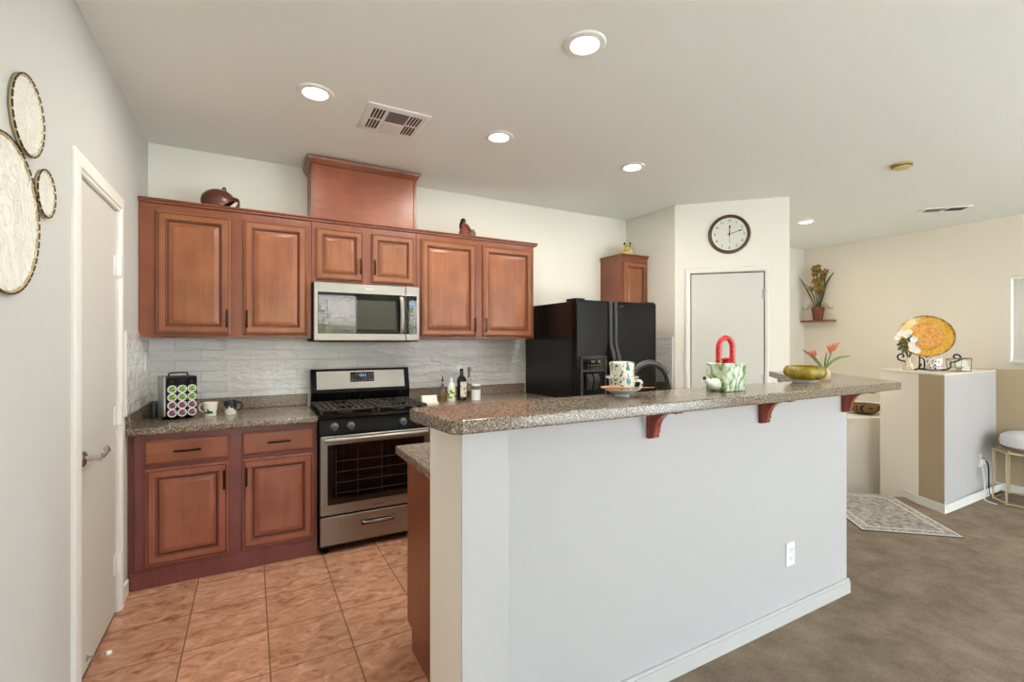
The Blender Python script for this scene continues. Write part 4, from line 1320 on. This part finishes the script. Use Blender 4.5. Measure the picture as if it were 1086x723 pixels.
# ------------------------------------------------------------------ faucet
fc = thing('kitchen_faucet', 'dark gooseneck faucet arching behind the bar in front of the refrigerator', 'faucet', (1.865, 1.72, .914))
fm = mat('dark_faucet_metal', (86, 88, 90), .25, .9)
bm = NB(); lathe(bm, [(0, 0), (.03, 0), (.03, .008), (.022, .016), (.02, .06), (0, .06)], (1.865, 1.72, .914), 22); obj('base', bm, fm, fc)
bm = NB()
d_ = Vector((-.92, .39, 0)); A_ = [(1.865, 1.72, .965), (1.865, 1.72, 1.10), (1.865, 1.72, 1.18)]
for q_ in range(1, 13):
    a = pi * q_ / 12; p = Vector((1.865, 1.72, 1.185)) + d_ * (.098 * (1 - cos(a))) + Vector((0, 0, .108 * sin(a))); A_.append(tuple(p))
e = Vector(A_[-1]); A_.append(tuple(e + Vector((0, 0, -.05))))
tube(bm, A_, .0155, 14); obj('spout', bm, fm, fc)
bm = NB(); tube(bm, [tuple(e + Vector((0, 0, -.045))), tuple(e + Vector((0, 0, -.12)))], [.019, .017], 14); obj('spray_head', bm, fm, fc)
bm = NB(); tube(bm, [(1.88, 1.715, .95), (1.94, 1.70, .985)], [.009, .007], 10); obj('lever', bm, fm, fc)

# ------------------------------------------------------------------ things on the bar
ZB = 1.181
flo = mat('floral_porcelain', (226, 222, 204), .2, coat=.4); t = NT(flo)
t.color(t.ramp(t.noise(t.co, 48, 2, .5, .8), [(.34, (26, 92, 92)), (.40, (60, 130, 116)), (.44, (228, 224, 206)), (.62, (230, 226, 208)), (.66, (92, 104, 84))]))
CX, CY = 1.322, 1.462
c = solo('saucer_bowl', lathe(NB(), [(0, 0), (.030, 0), (.031, .006), (.040, .010), (.066, .022), (.076, .030), (.074, .031), (.064, .025), (.038, .0135), (0, .0125)], (CX, CY, ZB), 36), 'ceramic', 'white footed dish on the bar under the floral cup', 'dish', (CX, CY, ZB))
c = thing('teacup', 'floral porcelain cup with side handle standing in the white dish', 'cup', (CX, CY, ZB + .0135))
bm = NB(); lathe(bm, [(0, 0), (.036, 0), (.046, .008), (.051, .025), (.052, .056), (.049, .056), (.047, .026), (.04, .012), (0, .006)], (CX, CY, ZB + .0135), 36); obj('body', bm, flo, c)
bm = NB(); tube(bm, smooth_path([(CX + .045, CY - .024, ZB + .060), (CX + .064, CY - .036, ZB + .060), (CX + .070, CY - .039, ZB + .045), (CX + .060, CY - .033, ZB + .030), (CX + .043, CY - .023, ZB + .030)], 5), .006, 10); obj('handle', bm, flo, c)
zf = ZB + .0135 + .0563
c = thing('coffee_filter', 'lidded floral porcelain coffee filter stacked on the cup', 'coffee filter', (CX, CY, zf))
bm = NB(); lathe(bm, [(0, 0), (.062, .0005), (.066, .004), (.066, .009), (.048, .010), (.047, .014), (.0485, .055), (0, .055)], (CX, CY, zf), 36); obj('body', bm, flo, c)
bm = NB(); lathe(bm, [(0, .0552), (.0505, .0552), (.051, .062), (.044, .068), (.02, .070), (0, .070)], (CX, CY, zf), 36); obj('lid', bm, flo, c)
sp = mat('light_wood_spoon', (188, 128, 88), .5)
bm = NB()
P = [(1.165, 1.405, 1.2235), (1.172, 1.4035, 1.2232), (1.19, 1.400, 1.2225), (1.215, 1.396, 1.2215), (1.245, 1.393, 1.2195), (1.275, 1.392, 1.2175), (1.31, 1.391, 1.216), (1.36, 1.390, 1.2145), (1.425, 1.389, 1.2125)]
P = [(x, y, z + .003) for x, y, z in P]
tube(bm, P, [.004, .014, .020, .021, .016, .009, .0065, .006, .005], 12, flat=.32)
solo('wooden_spoon', bm, sp, 'light wooden spoon lying across the white dish on the bar', 'spoon', (1.30, 1.39, 1.216))

# square teapot
c = thing('teapot', 'square green marbled ceramic teapot with tall red arched handle on the bar', 'teapot', (1.868, 1.388, ZB))
mar = mat('green_marbled_glaze', (190, 206, 180), .15, coat=.5); t = NT(mar)
n1 = t.noise(t.co, 14, 3, .5, 2.2)
wv = t.n('ShaderNodeTexWave'); wv.inputs['Scale'].default_value = 7; wv.inputs['Distortion'].default_value = 14; wv.inputs['Detail'].default_value = 1.5; wv.inputs['Detail Scale'].default_value = 1.6; t.l(t.co, wv.inputs['Vector'])
c1 = t.ramp(wv.outputs['Fac'], [(.05, (70, 112, 70)), (.2, (120, 160, 96)), (.45, (206, 222, 200)), (.85, (232, 234, 224))])
c2 = t.ramp(n1, [(.4, (96, 140, 54)), (.62, (232, 236, 226))])
t.color(t.mix(.55, c1, c2))
bm = NB(); box(bm, 1.803, 1.332, ZB, 1.933, 1.444, ZB + .125, .006, 3); obj('body', bm, mar, c)
bm = NB(); tube(bm, smooth_path([(1.806, 1.388, ZB + .030), (1.775, 1.388, ZB + .036), (1.755, 1.388, ZB + .044), (1.728, 1.388, ZB + .060)], 5), [.028] * 2 + [.027] * 2 + [.025, .023, .021, .019, .017, .015, .014, .013, .0125, .0125, .014, .014], 14); sp_ = obj('spout', bm, 'ceramic', c)
bm = NB(); tube(bm, [(1.7295, 1.388, ZB + .0593), (1.7255, 1.388, ZB + .0615)], .009, 12); obj('spout_hole', bm, 'slot', sp_)
bm = NB(); P = [(1.868 - .047, 1.388, ZB + .124), (1.868 - .047, 1.388, ZB + .17)]
for q_ in range(0, 13):
    a = pi - pi * q_ / 12; P.append((1.868 + .047 * cos(a), 1.388, ZB + .19 + .047 * sin(a)))
P += [(1.868 + .047, 1.388, ZB + .17), (1.868 + .047, 1.388, ZB + .124)]
tube(bm, P, .0125, 14); obj('handle', bm, 'red', c)
bm = NB(); lathe(bm, [(0, .1245), (.03, .1245), (.03, .129), (.012, .131), (.018, .135), (.020, .142), (.014, .147), (0, .148)], (1.868, 1.388, ZB), 22); obj('lid', bm, 'red', c)

# olive bowl
ox, oy = 2.60, 1.452
c = thing('bowl', 'squat olive-green glazed ribbed bowl near the right end of the bar', 'bowl', (ox, oy, ZB))
sc = lambda a, z: 1 + .018 * cos(16 * a)
bm = NB(); lathe(bm, [(0, .016), (.060, .016), (.075, .020), (.092, .034), (.101, .054), (.098, .072), (.088, .086), (.080, .090), (.076, .087), (.085, .072), (.090, .054), (.08, .036), (0, .026)], (ox, oy, ZB), 96, sc); obj('body', bm, 'olive', c, 60)
bm = NB(); lathe(bm, [(0, 0), (.052, 0), (.056, .004), (.066, .0155), (.07, .018), (0, .0158)], (ox, oy, ZB), 64, lambda a, z: 1 + .04 * cos(16 * a)); obj('foot', bm, 'ceramic', c, 60)

# vase with strelitzia-like flowers
vx, vy = 2.872, 1.492
c = thing('flower_vase', 'small peach vase with orange blossoms behind the olive bowl', 'vase', (vx, vy, ZB))
peach = mat('peach_ceramic', (222, 190, 162), .4)
bm = NB(); lathe(bm, [(0, 0), (.024, 0), (.030, .006), (.033, .03), (.028, .05), (.018, .060), (.020, .066), (.016, .066), (.014, .058), (0, .02)], (vx, vy, ZB), 26); obj('body', bm, peach, c)
Rv = Vector((.875, -.485, 0)); base = Vector((vx, vy, ZB + .055))
at = lambda r, u: tuple(base + Rv * r + Vector((0, 0, u)))
for P, w_ in (([at(0, 0), at(-.03, .035), at(-.075, .082), at(-.125, .118)], .016), ([at(.0, 0), at(.03, .04), at(.08, .072), at(.15, .082)], .017), ([at(0, 0), at(.003, .05), at(.012, .105)], .010)):
    bm = NB(); blade(bm, P, w_); obj('leaf', bm, 'leaf2' if w_ == .017 else 'leaf', c)
for P, tip in (([at(0, 0), at(-.028, .04), at(-.055, .075), at(-.075, .10)], None), ([at(0, 0), at(.016, .045), at(.032, .085), at(.045, .14)], None)):
    bm = NB(); tube(bm, smooth_path(P, 4), .0042, 8); s_ = obj('stem', bm, 'leaf2', c)
    bm = NB(); p3, p2 = Vector(P[-1]), Vector(P[-2])
    d_ = (p3 - p2).normalized()
    for q_ in range(5):
        o_ = Rv * (q_ - 2) * .007
        blade(bm, [tuple(p2.lerp(p3, .1 + .12 * q_)), tuple(p2.lerp(p3, .6) + o_ * 1.1), tuple(p3 + d_ * (.004 + .005 * q_) + o_ * 2.4)], .012)
    obj('blossom', bm, 'orange', c)

# ------------------------------------------------------------------ corner shelf and orchid
bm = NB(); prism(bm, [(7.098, 3.53), (7.098, 3.945), (6.955, 3.945), (6.94, 3.93), (6.94, 3.56), (6.97, 3.53)], 1.680, 1.706, .005)
solo('wall_shelf', bm, 'frame', 'small dark wooden shelf on the far wall holding the orchid pot', 'shelf', (7.098, 3.74, 1.69), smooth=30)
px_, py_, pz_ = 7.015, 3.735, 1.706
c = thing('potted_orchid', 'yellow-brown orchid in a terracotta pot on the far wall shelf', 'plant', (px_, py_, pz_))
bm = NB(); lathe(bm, [(0, 0), (.056, 0), (.060, .01), (.072, .135), (.080, .137), (.082, .18), (.072, .18), (.068, .15), (0, .145)], (px_, py_, pz_), 28); obj('pot', bm, 'terra', c)
base = Vector((px_, py_, pz_ + .15)); Rv2 = Vector((.60, -.78, 0)); Fv = Vector((-.85, -.5, 0))
at = lambda r, u, f_=0: tuple(base + (Vector((.42, -.78, 0)) if r < 0 else Vector((-.08, -1, 0))) * r * .93 + Fv * f_ + Vector((0, 0, u)))
for P, w_ in (([at(-.03, 0), at(-.10, .17), at(-.20, .36), at(-.275, .47)], .022), ([at(-.03, 0), at(-.06, .18), at(-.12, .30), at(-.19, .37)], .018), ([at(.03, 0), at(.07, .17), at(.13, .36), at(.235, .50)], .034),
              ([at(.02, 0), at(.06, .20), at(.10, .36), at(.11, .46)], .026), ([at(-.01, 0), at(.03, .20), at(.06, .36), at(.115, .46)], .026), ([at(-.02, 0), at(-.04, .3), at(-.06, .55), at(-.055, .60)], .012), ([at(-.01, 0), at(-.01, .35), at(.0, .6), at(-.02, .62)], .010)):
    bm = NB(); blade(bm, P, w_); obj('leaf', bm, 'leaf', c)
for P in ([at(-.015, 0, .01), at(-.012, .2, .02), at(-.02, .4, .03), at(0, .56, .04)], [at(.02, 0, .01), at(.02, .2, .02), at(.03, .38, .03), at(.06, .54, .04)]):
    bm = NB(); tube(bm, smooth_path(P, 5), .006, 8); obj('stem', bm, 'leaf', c)
petal = mat('orchid_petal', (176, 146, 40), .5); t = NT(petal); t.color(t.ramp(t.noise(t.co, 30, 2), [(.38, (84, 38, 26)), (.5, (134, 108, 30)), (.68, (176, 152, 62))]))
rnd = random.Random(5)
for q_ in range(18):
    u = .25 + .34 * q_ / 17; r0 = rnd.uniform(-.085, .085) + (.03 if u > .5 else -.02 if u < .3 else 0); ctr = Vector(at(r0, u, .05 + rnd.uniform(-.02, .04)))
    bm = NB(); a0 = rnd.uniform(0, 6)
    for k_ in range(5):
        a = a0 + k_ * 2 * pi / 5
        d_ = Rv2 * cos(a) + Vector((0, 0, 1)) * sin(a) + Fv * .5
        blade(bm, [tuple(ctr), tuple(ctr + d_ * .022), tuple(ctr + d_ * .043)], .030, 3, side=(Rv2 * -sin(a) + Vector((0, 0, cos(a)))))
    bmesh.ops.create_icosphere(bm, subdivisions=1, radius=.010, matrix=Matrix.Translation(ctr + Fv * .012))
    obj('blossom', bm, petal, c)
bm = NB()
for s_ in (-1, 1):
    for k_ in range(5):
        tube(bm, smooth_path([at(s_ * .03, .0), at(s_ * (.07 + .01 * k_), .045 + .01 * k_, .02 * k_), at(s_ * (.12 + .02 * k_), .03 - .012 * k_, .03), at(s_ * (.15 + .018 * k_), -.02 + .016 * k_, .03)], 4), .0025, 5)
obj('roots', bm, mat('dry_root', (150, 136, 84), .7), c)

# ------------------------------------------------------------------ things on the stair half wall
ZH = HW
VW = Vector((.60, -.80, 0)).normalized()            # along the platter, right in the view
FC = Vector((-.87, -.49, 0)).normalized()           # towards the viewer
P0 = Vector((5.535, 1.985, ZH))
rzp = math.atan2(VW.y, VW.x)
c = thing('platter', 'large oval yellow patterned platter standing on the stair half wall', 'platter', tuple(P0), rzp)
plat = mat('yellow_platter_glaze', (226, 164, 36), .2, coat=.4); t = NT(plat)
sep = t.n('ShaderNodeSeparateXYZ'); t.l(t.co, sep.inputs[0])
mp = t.mapping((1 / .216, 1, 1 / .196), loc=(0, 0, -.315 / .196)); ln = t.n('ShaderNodeVectorMath', operation='LENGTH')
cmb = t.n('ShaderNodeCombineXYZ'); s2 = t.n('ShaderNodeSeparateXYZ'); t.l(mp, s2.inputs[0]); t.l(s2.outputs[0], cmb.inputs[0]); t.l(s2.outputs[2], cmb.inputs[2]); t.l(cmb.outputs[0], ln.inputs[0])
rings = t.ramp(ln.outputs['Value'], [(0, (214, 140, 50)), (.60, (216, 144, 52)), (.62, (84, 56, 30)), (.645, (222, 190, 90)), (.68, (226, 168, 36)), (.90, (226, 164, 36)), (.925, (52, 34, 18))], 'CONSTANT')
sp_n = t.noise(t.co, 46, 2, .6, 1.0)
t.color(t.mix(.38, rings, t.ramp(sp_n, [(.38, (150, 40, 20)), (.5, (226, 170, 40)), (.62, (244, 214, 120))])))
bm = NB(); R_ = []
tilt = Matrix.Rotation(radians(-10), 4, 'X')
for rr, d_ in ((0, .0), (.60, .0), (.66, -.006), (.95, -.026), (1.0, -.030), (1.0, -.022), (.93, -.014), (.64, .008), (.0, .012)):
    if rr == 0: R_.append([bm.verts.new((0, d_, 0))])
    else: R_.append([bm.verts.new((.216 * rr * cos(2 * pi * k_ / 56), d_, .196 * rr * sin(2 * pi * k_ / 56))) for k_ in range(56)])
for A, B in zip(R_, R_[1:]):
    for k_ in range(56):
        k2 = (k_ + 1) % 56
        if len(A) == 1: bm.faces.new((A[0], B[k_], B[k2]))
        elif len(B) == 1: bm.faces.new((A[k_], A[k2], B[0]))
        else: bm.faces.new((A[k_], A[k2], B[k2], B[k_]))
bmesh.ops.transform(bm, matrix=Matrix.Translation((0, .02, .315)) @ tilt, verts=bm.verts)
obj('dish', bm, plat, c)
c = thing('plate_stand', 'black iron scroll stand holding the yellow platter', 'stand', tuple(P0), rzp)
bm = NB()
for s_ in (-1, 1):
    P = [(s_ * .05, -.06, .060), (s_ * .08, -.062, .012), (s_ * .13, -.062, .010), (s_ * .160, -.06, .035), (s_ * .160, -.06, .072), (s_ * .19, -.06, .085), (s_ * .222, -.06, .100), (s_ * .226, -.06, .135), (s_ * .198, -.06, .150), (s_ * .180, -.06, .132), (s_ * .192, -.06, .118)]
    tube(bm, smooth_path(P, 5), .007, 8)
obj('scroll', bm, 'ironblk', c)
bm = NB(); tube(bm, smooth_path([(-.07, -.062, .014), (0, -.064, .010), (.07, -.062, .014)], 5), .007, 8)
for s_ in (-.03, .03):
    tube(bm, smooth_path([(s_, -.062, .008), (s_, -.02, .012), (s_, .03, .010), (s_, .085, .008)], 4), .007, 8); tube(bm, [(s_, .060, .010), (s_ * .6, .078, .30)], .006, 8)
    tube(bm, smooth_path([(s_, -.06, .010), (s_, -.066, .08), (s_, -.03, .112), (s_, .02, .112)], 4), .006, 8)
obj('legs', bm, 'ironblk', c)

def spot(r, f_): return P0 + VW * r + FC * f_
p = spot(-.155, .17)
c = thing('flower_vase', 'small patterned vase of white flowers in front of the yellow platter', 'vase', tuple(p))
vm = mat('cream_crackle_vase', (226, 206, 178), .25, coat=.4); t = NT(vm); t.color(t.ramp(t.noise(t.co, 60, 2), [(.34, (196, 110, 90)), (.42, (228, 212, 188)), (.64, (230, 216, 194)), (.7, (120, 130, 80))]))
bm = NB(); lathe(bm, [(0, 0), (.030, 0), (.040, .014), (.044, .036), (.036, .058), (.020, .076), (.016, .10), (.022, .122), (.018, .122), (.012, .10), (0, .05)], tuple(p), 26); obj('body', bm, vm, c)
bm = NB(); rnd = random.Random(3)
for q_ in range(7):
    e = p + Vector((0, 0, .25)) + VW * rnd.uniform(-.07, .07) + Vector((0, 0, rnd.uniform(-.02, .08)))
    tube(bm, smooth_path([tuple(p + Vector((0, 0, .10))), tuple(p.lerp(e, .6) + Vector((0, 0, .04))), tuple(e)], 4), .003, 6)
obj('stems', bm, 'leaf', c)
wp = mat('white_petal', (236, 232, 222), .6)
for r0, u, s_ in ((-.055, .345, .028), (.0, .355, .026), (-.085, .300, .024), (.035, .285, .030), (.03, .20, .032), (.058, .185, .028), (-.02, .325, .026), (.02, .24, .028), (-.07, .33, .02)):
    ctr = p + VW * r0 + Vector((0, 0, u)) + FC * .02; bm = NB()
    for k_ in range(6):
        a = k_ * pi / 3 + r0 * 20; d_ = VW * cos(a) + Vector((0, 0, sin(a))) + FC * .5
        blade(bm, [tuple(ctr), tuple(ctr + d_ * s_ * .55), tuple(ctr + d_ * s_)], s_ * .9, 3, side=(VW * -sin(a) + Vector((0, 0, cos(a)))))
    bmesh.ops.create_icosphere(bm, subdivisions=1, radius=s_ * .3, matrix=Matrix.Translation(ctr + FC * .01)); obj('blossom', bm, wp, c)
for r0, u, r1, u1 in ((-.02, .22, -.08, .19), (0, .24, -.09, .235), (-.01, .24, -.06, .29), (.01, .26, .045, .31), (0, .22, -.05, .16), (.01, .26, .0, .32)):
    bm = NB(); a = p + VW * r0 + Vector((0, 0, u)); b = p + VW * r1 + Vector((0, 0, u1)) + FC * .02
    blade(bm, [tuple(a), tuple(a.lerp(b, .5) + Vector((0, 0, .012))), tuple(b)], .042); obj('leaf', bm, 'leaf', c)

p = spot(.025, .19)
fm_ = mat('floral_votive_glass', (232, 228, 220), .15, coat=.4); t = NT(fm_); t.color(t.ramp(t.noise(t.co, 52, 2, .5, .8), [(.36, (30, 26, 26)), (.41, (110, 60, 46)), (.44, (234, 230, 222)), (.66, (236, 232, 224)), (.72, (90, 90, 80))]))
c = thing('candle_holder', 'white candle glass with dark floral print in front of the yellow platter', 'candle holder', tuple(p))
bm = NB(); lathe(bm, [(0, .018), (.050, .016), (.058, .022), (.060, .118), (.055, .118), (.053, .03), (0, .028)], tuple(p), 32); obj('cup', bm, fm_, c)
bm = NB(); lathe(bm, [(0, 0), (.036, 0), (.036, .006), (.018, .010), (.016, .018), (0, .018)], tuple(p), 26); obj('foot', bm, 'glass', c)

p = spot(.20, .18)
c = thing('terrarium', 'small geometric glass box with brass edges beside the yellow platter', 'terrarium', tuple(p), rzp + radians(22))
TS = .8
vt = [(-.07, -.06, .004), (.075, -.06, .004), (.075, .06, .004), (-.07, .06, .004), (-.09, -.05, .085), (.085, -.06, .125), (.085, .06, .125), (-.09, .06, .115), (-.02, -.075, .12)]
vt = [(x * TS, y * TS, z * .95 + .0002) for x, y, z in vt]
eds = [(0, 1), (1, 2), (2, 3), (3, 0), (0, 4), (1, 5), (2, 6), (3, 7), (4, 8), (8, 5), (5, 6), (6, 7), (7, 4), (8, 7)]
bm = NB()
for a, b in eds: tube(bm, [vt[a], vt[b]], .0038, 6)
obj('edges', bm, mat('aged_brass', (132, 122, 84), .4, .8), c)
bm = NB(); V_ = [bm.verts.new(v_) for v_ in vt]
for f_ in ((0, 1, 5, 8, 4), (1, 2, 6, 5), (2, 3, 7, 6), (3, 0, 4, 7), (0, 3, 2, 1)): bm.faces.new([V_[i] for i in f_])
bmesh.ops.triangulate(bm, faces=bm.faces[:]); obj('panes', bm, 'pane', c)
bm = NB()
for q_ in range(9):
    a = q_ * .7; blade(bm, [(0, 0, .006), (.02 * cos(a), .02 * sin(a), .03), (.045 * cos(a), .045 * sin(a), .05)], .016, 4, side=Vector((-sin(a), cos(a), 0)))
obj('succulent', bm, mat('pale_green_leaf', (120, 160, 110), .5), c)

# ------------------------------------------------------------------ basket on the stair ledge
bx, by, bz = 5.82, 2.62, .62
bk = mat('woven_bowl', (92, 70, 38), .6); t = NT(bk); wv = t.n('ShaderNodeTexWave'); wv.bands_direction = 'DIAGONAL'; wv.inputs['Scale'].default_value = 16; t.l(t.co, wv.inputs['Vector']); t.color(t.ramp(wv.outputs['Fac'], [(.3, (58, 42, 24)), (.6, (150, 122, 70))]))
bm = NB(); lathe(bm, [(0, .0), (.07, .0), (.12, .03), (.16, .075), (.175, .105), (.168, .105), (.15, .078), (.11, .036), (0, .012)], (bx, by, bz), 36)
solo('decorative_bowl', bm, bk, 'brown woven-pattern bowl on the low stairwell ledge seen under the bar end', 'bowl', (bx, by, bz))

# ------------------------------------------------------------------ rug
u_ = Vector((.665, .747, 0)); v2 = Vector((-.747, .665, 0)); r0 = Vector((4.442, 1.372, 0))
L_, W_ = .945, .645
rz = math.atan2(u_.y, u_.x)
c = thing('rug', 'small grey and cream patterned rug at the top of the stairs', 'rug', tuple(r0), rz)
rm = mat('rug_pile', (150, 142, 132), .95, spec=.1); t = NT(rm)
a1 = t.noise(t.co, 26, 3, .6, .6); a2 = t.noise(t.co, 300, 2)
f1 = t.ramp(a1, [(.38, (112, 106, 104)), (.48, (150, 142, 134)), (.60, (182, 172, 158))])
t.color(t.mix(.25, f1, t.ramp(a2, [(.3, (90, 86, 84)), (.7, (200, 192, 180))])))
t.bump(a2, .5, .004)
rb = mat('rug_cream_line', (206, 196, 178), .95); rbb = mat('rug_border', (150, 146, 142), .95); t = NT(rbb); t.color(t.ramp(t.noise(t.co, 60, 2), [(.4, (122, 120, 120)), (.6, (188, 180, 168))])); redge = mat('rug_dark_edge', (66, 66, 78), .9)
bm = NB(); box(bm, 0, 0, 0, L_, W_, .008, .002); obj('backing', bm, redge, c)
def ring(i0, i1, z_):
    bm_ = NB()
    for q in ((i0, i0, L_ - i0, i1), (i0, W_ - i1, L_ - i0, W_ - i0), (i0, i1, i1, W_ - i1), (L_ - i1, i1, L_ - i0, W_ - i1)): box(bm_, q[0], q[1], .007, q[2], q[3], z_)
    return bm_
obj('edge_band', ring(.006, .02, .0105), rb, c)
obj('border', ring(.02, .075, .010), rbb, c)
obj('inner_line', ring(.075, .088, .0105), rb, c)
bm = NB(); box(bm, .088, .088, .007, L_ - .088, W_ - .088, .010); obj('field', bm, rm, c)

# ------------------------------------------------------------------ stool with cushion, cords
SX, SY = 5.98, 1.33
c = thing('stool', 'gold wire-frame stool with a white cushion beside the stair half wall', 'stool', (SX, SY, 0))
hexa = [(SX + .34 * cos(radians(a)), SY + .27 * sin(radians(a))) for a in (155, 205, 270, 335, 25, 90)]
hexa = [(5.655, 1.475), (5.80, 1.60), (6.12, 1.58), (6.15, 1.20), (6.02, 1.06), (5.70, 1.10)]
bm = NB()
bm.free()
for z, nm in ((.012, 'base_ring'), (.445, 'seat_ring')):
    bm = NB(); tube(bm, [(x, y, z) for x, y in hexa], .008, 8, closed=True); obj(nm, bm, 'gold', c)
for x, y in hexa:
    bm = NB(); tube(bm, [(x, y, .002), (x, y, .450)], .008, 8); obj('leg', bm, 'gold', c)
bm = NB(); lathe(bm, [(0, .450), (.20, .450), (.235, .462), (.235, .478), (0, .478)], (5.93, 1.345, 0), 36); obj('seat_board', bm, mat('tan_board', (150, 118, 92), .6), c)
bm = NB(); lathe(bm, [(0, .478), (.215, .478), (.238, .492), (.245, .53), (.236, .575), (.20, .600), (.10, .612), (0, .615)], (5.93, 1.345, 0), 40); obj('cushion', bm, mat('white_cushion', (226, 226, 226), .85), c)

bm = NB(); tube(bm, smooth_path([(5.755, 1.662, .315), (5.742, 1.650, .24), (5.745, 1.640, .12), (5.70, 1.630, .03), (5.64, 1.60, .007), (5.60, 1.52, .006)], 7), .0045, 8); box(bm, 5.735, 1.640, .30, 5.768, 1.666, .345, .004)
solo('power_cord', bm, 'white', 'white plug and cord hanging from the outlet by the stool', 'cord', (5.755, 1.65, 0))
bm = NB(); tube(bm, smooth_path([(5.785, 1.662, .33), (5.815, 1.648, .32), (5.855, 1.645, .26), (5.86, 1.644, .12), (5.87, 1.642, .02), (5.95, 1.632, .007), (6.08, 1.630, .007), (6.14, 1.640, .007)], 7), .0055, 8); box(bm, 5.770, 1.645, .318, 5.80, 1.666, .345, .004)
solo('power_cord', bm, 'black_m', 'black plug and cord looping from the outlet by the stool', 'cord', (5.80, 1.64, 0))
